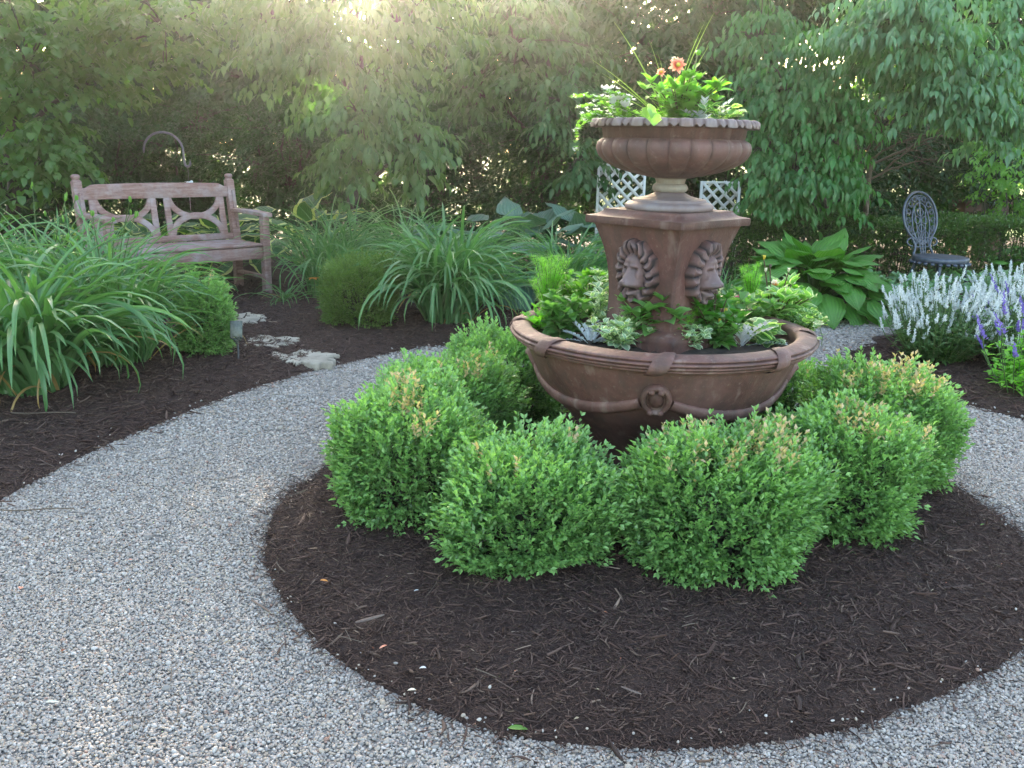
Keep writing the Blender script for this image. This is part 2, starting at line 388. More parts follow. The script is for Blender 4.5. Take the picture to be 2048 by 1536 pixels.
M_galv = plain('galvanised_metal', (.30, .36, .40), .4, (.22, .27, .31), 15, .2, metal=.5)

def lawnmat():
    M, t, b = newmat('lawn')
    n = noise(t, 1.5, 6, .7); n2 = noise(t, 80, 3)
    c = ramp(t, n.outputs[0], [(.3, (.075, .13, .025)), (.7, (.13, .20, .045))])
    c = mixc(t, .4, c, n2.outputs[0], 'OVERLAY'); t.links.new(c, b.inputs['Base Color']); b.inputs['Roughness'].default_value = .9
    bump(t, b, n2.outputs[0], .6, .03); return M

# ---------------------------------------------------------------- ground
def noise2(x, y, s=1., seed=0):
    r = np.random.default_rng(seed); o = np.zeros_like(x)
    for i in range(6):
        a = r.uniform(0, 2 * pi); k = s * r.uniform(.6, 1.8) * (1 + i * .7)
        o += np.sin((x * np.cos(a) + y * np.sin(a)) * k + r.uniform(0, 6.28)) / (1 + i * .6)
    return o / 3
def sdist(px, py, poly):
    "signed distance, positive inside"
    poly = np.asarray(poly, float); n = len(poly); d = np.full(px.shape, 1e9); ins = np.zeros(px.shape, bool)
    for i in range(n):
        a, b = poly[i], poly[(i + 1) % n]; e = b - a
        wx, wy = px - a[0], py - a[1]; tt = np.clip((wx * e[0] + wy * e[1]) / (e @ e), 0, 1)
        d = np.minimum(d, np.hypot(wx - e[0] * tt, wy - e[1] * tt))
        c = ((a[1] > py) != (b[1] > py)) & (px < (b[0] - a[0]) * (py - a[1]) / (b[1] - a[1] + 1e-12) + a[0])
        ins ^= c
    return np.where(ins, d, -d)
def smoothpoly(pts, it=2):
    p = np.asarray(pts, float)
    for _ in range(it):
        q = np.roll(p, -1, 0); p = np.stack([.75 * p + .25 * q, .25 * p + .75 * q], 1).reshape(-1, 2)
    return p
ISLAND = smoothpoly([(-.70, 2.32), (-.52, 1.99), (-.36, 1.79), (-.18, 1.65), (-.01, 1.57), (.19, 1.53), (.44, 1.54), (.72, 1.61), (.98, 1.75), (1.25, 1.93), (1.48, 2.2), (1.60, 2.55), (1.62, 2.9), (1.56, 3.2), (1.35, 3.6), (1.0, 3.9), (.5, 4.02), (.0, 3.95), (-.4, 3.65), (-.66, 3.15), (-.77, 2.68)])
LEFTBED = np.array([G(-900, 1200), G(-300, 1080), G(0, 1003), G(150, 922), G(230, 885), G(330, 845), G(420, 808), G(500, 780), G(600, 750), G(700, 726), G(780, 708), G(850, 695), G(1000, 683), G(1200, 670), G(1450, 655), G(1600, 645), G(1740, 640), G(1830, 628), (3.6, 7.1), (6, 7.6), (12, 8), (12, 13.2), (-12, 13.2), (-12, 2)])
SAGEBED = np.array([G(1755, 690), G(1700, 705), G(1690, 720), G(1715, 745), G(1780, 768), G(1870, 800), G(1950, 815), G(2048, 842), G(2300, 900), (6, 3.8), (6, 6.2), (4, 6.2), (2.9, 6.1), (2.3, 5.7)])
def bed_h(x, y, poly, hmax, seed):
    sd = sdist(x, y, poly) + .018 * noise2(x, y, 22, seed) + .006 * noise2(x, y, 90, seed + 1)
    h = hmax * (1 - np.exp(-np.maximum(sd, 0) / .16)) + np.minimum(sd, 0) * .6
    return h + np.where(sd > 0, 1, 0) * (.006 * noise2(x, y, 40, seed + 2) * np.clip(sd / .1, 0, 1) + .010 * noise2(x, y, 9, seed + 3) * np.clip(sd / .2, 0, 1)) + .002, sd
def bed(name, poly, hmax, seed, step, x0, x1, y0, y1):
    xs = np.arange(x0, x1, step); ys = np.arange(y0, y1, step)
    X, Y = np.meshgrid(xs, ys, indexing='ij'); H, sd = bed_h(X, Y, poly, hmax, seed)
    I = np.arange(X.size).reshape(X.shape)
    q = np.stack([I[:-1, :-1], I[1:, :-1], I[1:, 1:], I[:-1, 1:]], -1).reshape(-1, 4)
    keep = (sd.ravel()[q] > -.05).any(1); q = q[keep]
    used = np.unique(q); mp = np.full(X.size, -1); mp[used] = np.arange(len(used))
    V = np.stack([X.ravel(), Y.ravel(), H.ravel()], -1)[used]
    mb = MB(); mb.add(V, q=mp[q]); o = mb.build(name, M_mulch); o['kind'] = 'structure'; return o
mb = MB(); mb.grid(np.stack(np.meshgrid(np.linspace(-150, 150, 31), np.linspace(-150, 150, 31), indexing='ij') + [np.full((31, 31), -.03)], -1))
tag(mb.build('lawn', lawnmat()), kind='structure')
xs = np.linspace(-12, 12, 97); ys = np.linspace(-8, 13, 85); X, Y = np.meshgrid(xs, ys, indexing='ij')
mb = MB(); mb.grid(np.stack([X, Y, .0 * X], -1)); tag(mb.build('gravel_path', M_gravel), kind='structure')
bed('island_mulch_bed', ISLAND, .055, 3, .02, -1.0, 1.9, 1.3, 4.3)
bed('planting_bed', LEFTBED, .05, 13, .035, -9, 12, 1.0, 13.2)
bed('salvia_mulch_bed', SAGEBED, .05, 23, .035, 1.6, 6.2, 3.2, 6.5)

def scatter(name, protos, P, rot, scl, label, cat=None):
    coll = bpy.data.collections.new(name + '_shapes')
    for o in protos:
        COL.objects.unlink(o); coll.objects.link(o)
    me = bpy.data.meshes.new(name); me.vertices.add(len(P)); me.vertices.foreach_set('co', np.asarray(P, np.float32).ravel())
    a = me.attributes.new('rot', 'FLOAT_VECTOR', 'POINT'); a.data.foreach_set('vector', np.asarray(rot, np.float32).ravel())
    a = me.attributes.new('scl', 'FLOAT_VECTOR', 'POINT'); a.data.foreach_set('vector', np.asarray(scl, np.float32).ravel())
    o = bpy.data.objects.new(name, me); COL.objects.link(o)
    g = bpy.data.node_groups.new(name, 'GeometryNodeTree')
    g.interface.new_socket(name='Geometry', in_out='INPUT', socket_type='NodeSocketGeometry')
    g.interface.new_socket(name='Geometry', in_out='OUTPUT', socket_type='NodeSocketGeometry')
    N = g.nodes; i = N.new('NodeGroupInput'); u = N.new('NodeGroupOutput')
    ip = N.new('GeometryNodeInstanceOnPoints'); ci = N.new('GeometryNodeCollectionInfo')
    ci.inputs['Collection'].default_value = coll; ci.inputs['Separate Children'].default_value = True; ci.inputs['Reset Children'].default_value = True
    ip.inputs['Pick Instance'].default_value = True
    ra = N.new('GeometryNodeInputNamedAttribute'); ra.data_type = 'FLOAT_VECTOR'; ra.inputs[0].default_value = 'rot'
    sa = N.new('GeometryNodeInputNamedAttribute'); sa.data_type = 'FLOAT_VECTOR'; sa.inputs[0].default_value = 'scl'
    er = N.new('FunctionNodeEulerToRotation')
    lk = g.links.new
    lk(i.outputs[0], ip.inputs['Points']); lk(ci.outputs[0], ip.inputs['Instance']); lk(ra.outputs[0], er.inputs[0]); lk(er.outputs[0], ip.inputs['Rotation']); lk(sa.outputs[0], ip.inputs['Scale']); lk(ip.outputs[0], u.inputs[0])
    md = o.modifiers.new('scatter', 'NODES'); md.node_group = g
    tag(o, label, cat, kind='stuff'); return o

def in_view(x, y, z=0., mar=330):
    d = np.stack([x, y, np.zeros_like(x) + z - HC], -1); zz = d @ _F
    px = 1024 + FPX * (d @ _R) / zz; py = 768 - FPX * (d @ _U) / zz
    return (zz > .2) & (px > -mar) & (px < 2048 + mar) & (py > -mar) & (py < 1536 + mar)
def pebbles():
    pr = []
    for k in range(5):
        me = bpy.data.meshes.new('pebble'); import bmesh
        bm = bmesh.new(); bmesh.ops.create_icosphere(bm, subdivisions=2, radius=1)
        r = np.random.default_rng(k)
        ph = r.uniform(0, 6, 6)
        for v in bm.verts:
            c = v.co; f = 1 + .12 * math.sin(c.x * 2.3 + ph[0]) + .10 * math.sin(c.y * 2.7 + ph[1]) + .08 * math.sin(c.z * 3 + ph[2])
            v.co = Vector((c.x * f * (1 + .25 * r.random() * 0), c.y * f * .78, c.z * f * .55))
        for f_ in bm.faces: f_.smooth = True
        bm.to_mesh(me); bm.free(); me.materials.append(M_pebble)
        o = bpy.data.objects.new('pebble', me); COL.objects.link(o); pr.append(o)
    PP = []
    for (y0, y1, dens, s) in ((1.3, 2.2, 42000, .0031), (2.2, 3.4, 32000, .0035), (3.4, 4.8, 14000, .0047), (4.8, 7.2, 5500, .0066)):
        x0, x1 = -.80 * y1 - .3, .80 * y1 + .3
        n = int((x1 - x0) * (y1 - y0) * dens)
        x = rng.uniform(x0, x1, n); y = rng.uniform(y0, y1, n)
        sd = np.maximum(np.maximum(sdist(x, y, ISLAND), sdist(x, y, LEFTBED)), sdist(x, y, SAGEBED))
        k = in_view(x, y) & ((sd < .0) | ((sd < .10) & (rng.random(n) < .030 * np.exp(-sd / .02))))
        x, y, sd = x[k], y[k], sd[k]; ss = s * rng.lognormal(0, .26, len(x))
        PP.append(np.stack([x, y, ss * .30 + np.where(sd > 0, .012 + .25 * np.clip(sd, 0, .1), 0) + rng.random(len(x)) * .003, ss], -1))
    PP = np.concatenate(PP); n = len(PP)
    rot = np.stack([rng.normal(0, .35, n), rng.normal(0, .35, n), rng.uniform(0, 6.28, n)], -1)
    sc = PP[:, 3:4] * np.stack([rng.uniform(.85, 1.3, n), rng.uniform(.85, 1.2, n), rng.uniform(.8, 1.3, n)], -1)
    print('pebbles', n)
    scatter('gravel_stones', pr, PP[:, :3], rot, sc, 'grey and tan rounded pea gravel stones loose on the path')
pebbles()
def chips():
    pr = []
    for k in range(6):
        r = np.random.default_rng(40 + k); mbb = MB()
        n = 5; t = np.linspace(-1, 1, n); cur = r.uniform(-.25, .25) * t ** 2
        wd = .13 * (1 - .5 * np.abs(t) ** 3) * r.uniform(.6, 1.4, n) if k < 4 else .05 * np.ones(n)
        P = np.stack([np.stack([t, cur - wd, 0 * t], -1), np.stack([t, cur + r.uniform(-.02, .02, n), .06 + .04 * r.random(n)], -1), np.stack([t, cur + wd, 0 * t], -1), np.stack([t, cur, -.04 + 0 * t], -1)], 1)
        mbb.grid(P, close_v=True); pr.append(mbb.build('bark_chip', M_chip, smooth=False))
    PP = []
    for poly, hm, seed, regs in ((ISLAND, .055, 3, ((1.4, 4.1, 40000, .0070),)), (LEFTBED, .05, 13, ((2.4, 5.2, 12000, .011), (5.2, 7.2, 4500, .015))), (SAGEBED, .05, 23, ((3.6, 5.6, 8000, .012),))):
        for (y0, y1, dens, s) in regs:
            x0, x1 = -.80 * y1 - .2, .80 * y1 + .2
            n = int((x1 - x0) * (y1 - y0) * dens); x = rng.uniform(x0, x1, n); y = rng.uniform(y0, y1, n)
            h, sd = bed_h(x, y, poly, hm, seed)
            k = in_view(x, y) & ((sd > -.004) | ((sd > -.14) & (rng.random(n) < .42 * np.exp(sd / .034))))
            x, y, h = x[k], y[k], np.maximum(h[k], .006)
            ss = s * rng.lognormal(-.22, .55, len(x))
            PP.append(np.stack([x, y, h + .002 + .004 * rng.random(len(x)), np.minimum(ss, .05)], -1))
    PP = np.concatenate(PP); n = len(PP); print('chips', n)
    rot = np.stack([rng.normal(0, .5, n), rng.normal(0, .32, n), rng.uniform(0, 6.28, n)], -1)
    sc = PP[:, 3:4] * np.stack([np.ones(n), rng.uniform(.5, 1.3, n), rng.uniform(.8, 1.5, n)], -1)
    scatter('mulch_chips', pr, PP[:, :3], rot, sc, 'dark brown shredded bark mulch pieces covering the beds')
chips()

# ---------------------------------------------------------------- terracotta planter
UX, UY = .50, 3.00
VIEW = math.atan2(-UY, -UX)            # the way the front medallion faces
def sst(x, a, b):
    t = np.clip((x - a) / (b - a), 0, 1); return t * t * (3 - 2 * t)
def smooth_prof(p, k=2):
    p = np.asarray(p, float)
    for _ in range(k):
        q = [p[0]]
        for a, b in zip(p[:-1], p[1:]): q += [.75 * a + .25 * b, .25 * a + .75 * b]
        q.append(p[-1]); p = np.array(q)
    return p
BOWL = [(.0, .03), (.19, .03), (.205, .06), (.222, .14), (.245, .205), (.290, .262), (.345, .315), (.385, .365), (.412, .410), (.432, .452), (.447, .490), (.455, .520), (.462, .530)]
BP = smooth_prof(BOWL, 2)
def bowl_r(z): return np.interp(z, BP[:, 1], BP[:, 0])
def planter():
    T = thing('tiered_planter', (UX, UY, 0), 'tall brown terracotta planter with wide lower bowl, lion pedestal and urn on top', 'planter')
    b = MB(); b.lathe(BP, 96)
    b.lathe([(.44, .53), (.42, .50), (.40, .44), (.3, .44)], 96)
    b.build('lower_bowl', M_terra, T)
    # reeded rim
    b = MB(); pr = []
    for k in range(4):                                    # four reeds stepping outwards
        z0 = .521 + k * .0118; R0 = [.478, .492, .500, .494][k]
        for a in np.linspace(-1.25, 1.25, 7): pr.append((R0 + .011 * math.cos(a), z0 + .0058 * (1 + math.sin(a))))
    pr = [(.455, .522), (.466, .521)] + pr + [(.487, .5705), (.470, .5745), (.452, .574), (.441, .568), (.438, .555), (.440, .50)]
    rim = b.lathe(pr, 128).build('rim', M_terra, T)
    # ribbons wound over the rim
    def rimpt(s):   # s 0..1 along rim profile from under outer to inner lip
        Q = np.array([(.468, .512), (.488, .514), (.505, .521), (.514, .535), (.513, .552), (.500, .570), (.478, .579), (.455, .578), (.436, .567)])
        k = s * (len(Q) - 1); i = np.minimum(k.astype(int), len(Q) - 2); f = (k - i)[..., None]
        return Q[i] * (1 - f) + Q[i + 1] * f
    for k in range(8):
        th0 = VIEW + (k) * pi / 4
        s = np.linspace(0, 1, 24); u = np.linspace(-1, 1, 7)
        Sg, Ug = np.meshgrid(s, u, indexing='ij'); q = rimpt(Sg)
        sh = (-.055 + .135 * Sg) * (1.0)
        th = th0 + sh + Ug * (.048 - .010 * np.cos(Sg * 6))
        off = .0035 * (1 - Ug ** 6)
        rr = q[..., 0] + off * .8 + .001; zz = q[..., 1] + off * np.where(Sg > .6, .8, 0)
        P = np.stack([rr * np.cos(th), rr * np.sin(th), zz], -1)
        MB().grid(P[:, ::-1]).build('ribbon', M_terra, rim)
    # swags and medallions
    for k in range(4):
        th0 = VIEW + k * pi / 2
        n = 64; s = np.linspace(0.07, .93, n); th = th0 + s * pi / 2
        z = .432 - .075 * (1 - (2 * s - 1) ** 2) ** .9
        r = bowl_r(z) + .004
        pts = np.stack([r * np.cos(th), r * np.sin(th), z], -1)
        Tn = np.gradient(pts, axis=0); Tn /= np.linalg.norm(Tn, axis=1)[:, None]
        out = np.stack([np.cos(th) * .86, np.sin(th) * .86, -.5 + 0 * th], -1); sd = np.cross(Tn, out)
        rad = (.016 + .006 * np.sin(pi * s)) * (1 + .10 * np.abs(np.sin(s * 46)) ** .5)
        a = np.arange(12) / 12 * 2 * pi
        P = pts[:, None] + rad[:, None, None] * (np.cos(a)[None, :, None] * sd[:, None] + .62 * np.sin(a)[None, :, None] * out[:, None])
        MB().grid(P, close_v=True).build('swag', M_terra, T)
        c, sn = math.cos(th0), math.sin(th0); mb = MB()
        zc = .425; Rr = bowl_r(zc) + .002; tilt = .50
        ex = np.array([-sn, c, 0]); eo = np.array([c, sn, 0]) * math.cos(tilt) + np.array([0, 0, -1]) * math.sin(tilt); ez = np.cross(eo, ex); ez = ez * np.sign(ez[2])
        C0 = np.array([Rr * c, Rr * sn, zc])
        a = np.linspace(0, 2 * pi, 48, endpoint=False); a2 = np.arange(10) / 10 * 2 * pi
        for (ra, rb, w_, h_) in ((.038, .050, .0095, .014), (.026, .036, .0045, .005)):
            ring = C0 + ra * np.cos(a)[:, None] * ex + rb * np.sin(a)[:, None] * ez
            rd = np.cos(a)[:, None] * ex + np.sin(a)[:, None] * ez
            P = ring[:, None] + w_ * np.cos(a2)[None, :, None] * rd[:, None] + h_ * np.sin(a2)[None, :, None] * eo
            mb.grid(P, close_u=True, close_v=True)
        ph = np.linspace(.01, pi / 2, 9); A, PHI = np.meshgrid(a, ph, indexing='ij')
        P = C0 - .002 * eo + (.024 * np.sin(PHI) * np.cos(A))[..., None] * ex + (.033 * np.sin(PHI) * np.sin(A))[..., None] * ez + (.019 * np.cos(PHI))[..., None] * eo
        mb.grid(P, close_u=True)
        for sg in (-1, 1):      # curled scroll ends on top
            mb.ball(C0 + ex * sg * .014 + ez * .040 + eo * .012, .010, 8); mb.ball(C0 + ex * sg * .016 - ez * .046 + eo * .010, .010, 8)
        mb.build('medallion', M_terra, T)
    # soil
    b = MB(); rr = np.linspace(0, .437, 40); th = np.linspace(0, 2 * pi, 120, endpoint=False); RR, TH = np.meshgrid(rr, th, indexing='ij')
    x, y = RR * np.cos(TH), RR * np.sin(TH)
    b.grid(np.stack([x, y, .522 + .006 * noise2(x, y, 60, 5) + .006 * noise2(x, y, 25, 6)], -1), close_v=True).build('soil', M_soil, T)
    # pedestal: square with its corner to the front
    def sq(prof, nm, mat, seg=14, crn=.0):
        P = []
        for (rc, z) in prof:
            ring = []
            for k in range(4):
                a0 = -pi / 2 + k * pi / 2; a1 = a0 + pi / 2
                p0 = np.array([rc * math.cos(a0), rc * math.sin(a0)]); p1 = np.array([rc * math.cos(a1), rc * math.sin(a1)])
                for f in np.linspace(0.012, .988, seg): ring.append([*(p0 * (1 - f) + p1 * f), z])
            P.append(ring)
        return P
    PB = smooth_prof([(.246, .914), (.232, .885), (.209, .835), (.194, .78), (.187, .725), (.184, .67), (.186, .62), (.191, .575), (.196, .54)], 2)
    P = sq(PB, '', None)
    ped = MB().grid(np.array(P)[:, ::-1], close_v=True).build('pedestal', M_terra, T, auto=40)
    base = smooth_prof([(.19, .585), (.200, .582), (.228, .578), (.242, .568), (.246, .553), (.243, .535), (.24, .50)], 1)
    MB().grid(np.array(sq(base, '', None))[:, ::-1], close_v=True).build('plinth', M_terra, ped, auto=40)
    cp = [(.10, .958), (.212, .957)] + list(map(tuple, smooth_prof([(.213, .956), (.217, .950), (.228, .943), (.245, .938), (.268, .9355)], 2))) + [(.2735, .9345), (.2745, .930), (.2745, .914), (.272, .911), (.22, .910)]
    MB().grid(np.array(sq(cp, '', None))[:, ::-1], close_v=True).build('cap', M_terra, ped, auto=35)
    # lion heads in relief on the four faces
    def apo(z): return np.interp(z, PB[::-1, 1], PB[::-1, 0]) / math.sqrt(2)
    u = np.linspace(-1, 1, 170); v = np.linspace(-1, 1, 200); U, V = np.meshgrid(u, v, indexing='ij')
    g = lambda a, b_, sa, sb: np.exp(-((U - a) / sa) ** 2 - ((V - b_) / sb) ** 2)
    ang = np.arctan2(U, V - .05)                                  # 0 at the crown, +-pi at the chin
    rr_ = np.sqrt((U / .93) ** 2 + ((V - .02) / .98) ** 2)
    rho = rr_ * (1 + .035 * np.sin(ang * 9 + .5) + .03 * np.abs(np.sin(ang * 8)))
    inner = np.sqrt((U / (.47 - .06 * V)) ** 2 + ((V + .06) / .60) ** 2)
    h = .026 * sst(1 - rho, 0, .10)
    mane = sst(inner, .88, 1.18)
    flow = ang + np.sign(U) * .9 * (rr_ - .6) ** 2 * 2.2 - np.sign(U) * .35 * (1 - V) * (rr_ - .5)
    s1 = np.abs(np.sin(flow * 9 + .8 * np.sin(rr_ * 7))) ** .7; s2 = np.sin(flow * 33 + 2 * rr_)
    h += mane * (.0125 * s1 - .004 + .0016 * s2)
    h += mane * .010 * np.exp(-((inner - 1.38) / .22) ** 2)
    face = 1 - sst(inner, .80, 1.12)
    h += face * (.012 + .014 * np.clip(1 - inner ** 2, 0, 1))
    h += .011 * g(0, .34, .26, .13) + .009 * (g(.19, .20, .13, .05) + g(-.19, .20, .13, .05)) - .004 * g(0, .22, .05, .12)
    h -= .013 * (g(.20, .085, .10, .05) + g(-.20, .085, .10, .05))
    h += .0075 * (g(.20, .08, .06, .028) + g(-.20, .08, .06, .028))
    brg = np.interp(-V, [-.30, -.15, .0, .12, .24, .33, .40, .45], [.0, .008, .024, .042, .060, .060, .032, .0])
    wdt = np.interp(-V, [-.2, .0, .15, .35], [.12, .14, .20, .30])
    h += brg * np.exp(-np.abs(U / wdt) ** 2.6)
    h += .020 * (g(.14, -.30, .14, .10) + g(-.14, -.30, .14, .10)) + .009 * g(0, -.245, .11, .055) - .006 * g(0, -.36, .03, .07)
    h -= .005 * (g(.07, -.27, .025, .02) + g(-.07, -.27, .025, .02))
    h += .010 * (g(.33, -.04, .10, .16) + g(-.33, -.04, .10, .16))
    h -= .020 * g(0, -.485, .22, .035)
    h += .040 * g(0, -.63, .17, .085) + .004 * g(0, -.55, .16, .018)
    h += .010 * (g(.50, .40, .10, .09) + g(-.50, .40, .10, .09)) - .006 * (g(.50, .40, .05, .045) + g(-.50, .40, .05, .045))
    h = .105 * np.tanh(h / .105) * sst(1 - rho, 0, .05) - .006 * (rho > .985)
    keep = (rho < 1.02)
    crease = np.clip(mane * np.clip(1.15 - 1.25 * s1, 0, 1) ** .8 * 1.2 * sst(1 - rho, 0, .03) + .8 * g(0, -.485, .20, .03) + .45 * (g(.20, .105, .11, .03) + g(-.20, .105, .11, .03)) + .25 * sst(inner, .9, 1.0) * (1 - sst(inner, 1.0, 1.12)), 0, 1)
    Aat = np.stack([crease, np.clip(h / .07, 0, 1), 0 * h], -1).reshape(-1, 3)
    for k in range(4):
        a = -pi / 4 + k * pi / 2; ca, sa = math.cos(a), math.sin(a)
        zz = .765 + V * .110; lat = U * .088; o_ = apo(zz) + h * 1.05
        P = np.stack([ca * o_ - sa * lat, sa * o_ + ca * lat, zz], -1)
        I = np.arange(U.size).reshape(U.shape); q = np.stack([I[:-1, :-1], I[1:, :-1], I[1:, 1:], I[:-1, 1:]], -1).reshape(-1, 4)
        q = q[keep.ravel()[q].all(1)]; us = np.unique(q); mp = np.full(U.size, -1); mp[us] = np.arange(len(us))
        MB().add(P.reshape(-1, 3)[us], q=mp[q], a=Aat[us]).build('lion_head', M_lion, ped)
    # upper urn
    fl = smooth_prof([(.060, 1.058), (.085, 1.063), (.13, 1.072), (.175, 1.086), (.212, 1.103), (.236, 1.125), (.2445, 1.150), (.238, 1.170), (.224, 1.180), (.216, 1.184)], 2)
    nfl = 22
    def flute(r, z, th):
        w_ = sst(z, 1.060, 1.085) * (1 - sst(z, 1.168, 1.183)); s_ = np.abs(np.sin((th - VIEW) * nfl / 2 + .55))
        return r * (1 - .004 * w_) + .015 * w_ * (s_ ** .5 - .62), z
    b = MB().lathe(fl, nfl * 16, f=flute)
    b.lathe([(.216, 1.183), (.219, 1.185), (.222, 1.188), (.222, 1.206), (.226, 1.211), (.245, 1.215), (.247, 1.226)], 96)
    b.lathe([(.246, 1.236), (.238, 1.237), (.232, 1.228), (.225, 1.18), (.1, 1.12)], 96)
    ub = b.build('upper_urn', M_terra, T)
    # egg and dart lip
    NE = 22 * 24; th = np.linspace(0, 2 * pi, NE, endpoint=False); s = np.linspace(0, 1, 18); Sg, Th = np.meshgrid(s, th, indexing='ij')
    ph = ((Th - VIEW) * 22 / (2 * pi)) % 1.0
    egg = np.abs(ph - .5) < .33; e = np.clip(np.abs(ph - .5) / .33, 0, 1); d = np.clip(np.abs(((ph + .5) % 1) - .5) / .17, 0, 1)
    drop = np.where(egg, .015 + .011 * np.sqrt(np.clip(1 - e ** 2, 0, 1)), .014 + .012 * (1 - d) ** 1.0)
    r0 = .243 + .024 * Sg ** .8; z0 = 1.2375 - drop * Sg ** 1.5
    rl = np.where(egg, .009 * np.sqrt(np.clip(1 - e ** 2, 0, 1)) * np.sin(pi * np.clip(Sg, 0, 1)) * (1 + .3 * np.sin(e * 9)), .007 * (1 - d) * np.sin(pi * Sg))
    rl = rl - .007 * ((e > .72) & (e < .86) & egg)
    P = np.stack([(r0 + rl * .8) * np.cos(Th), (r0 + rl * .8) * np.sin(Th), z0 + rl * .5], -1)
    P2 = np.stack([(r0[-1:] - .012) * np.cos(Th[-1:]), (r0[-1:] - .012) * np.sin(Th[-1:]), z0[-1:] + .002], -1)
    P3 = np.stack([.236 * np.cos(Th[-1:]), .236 * np.sin(Th[-1:]), 1.213 + 0 * z0[-1:]], -1)
    P0 = np.stack([.236 * np.cos(Th[-1:]), .236 * np.sin(Th[-1:]), 1.2375 + 0 * z0[-1:]], -1)
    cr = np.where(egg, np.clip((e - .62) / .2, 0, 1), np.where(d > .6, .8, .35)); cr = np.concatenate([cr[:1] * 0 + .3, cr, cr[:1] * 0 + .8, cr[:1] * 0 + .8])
    MB().grid(np.concatenate([P0, P, P2, P3])[:, ::-1], close_v=True, a=np.stack([cr, 0 * cr, 0 * cr], -1)[:, ::-1]).build('scalloped_lip', M_lip, ub)
    # foot: neck, ring, cone, disc
    b = MB(); b.lathe(smooth_prof([(.075, 1.062), (.052, 1.058), (.047, 1.048), (.046, 1.040)], 1), 64)
    b.lathe(smooth_prof([(.046, 1.041), (.053, 1.038), (.0575, 1.029), (.0575, 1.023), (.053, 1.015), (.046, 1.013)], 2), 64)
    b.build('neck_ring', M_pale, ub)
    b = MB(); b.lathe(list(map(tuple, smooth_prof([(.046, 1.014), (.055, 1.008), (.075, .999), (.100, .994), (.119, .991)], 2))) + [(.1205, .990), (.1205, .983), (.122, .982)], 72)
    b.lathe(smooth_prof([(.118, .983), (.130, .982), (.142, .975), (.1445, .967), (.142, .959), (.138, .957)], 2), 72)
    b.build('foot', M_grey, ub)
    MB().lathe([(.0, 1.215), (.15, 1.214), (.231, 1.210)], 48).build('upper_soil', M_soil, ub)
    return T
planter()

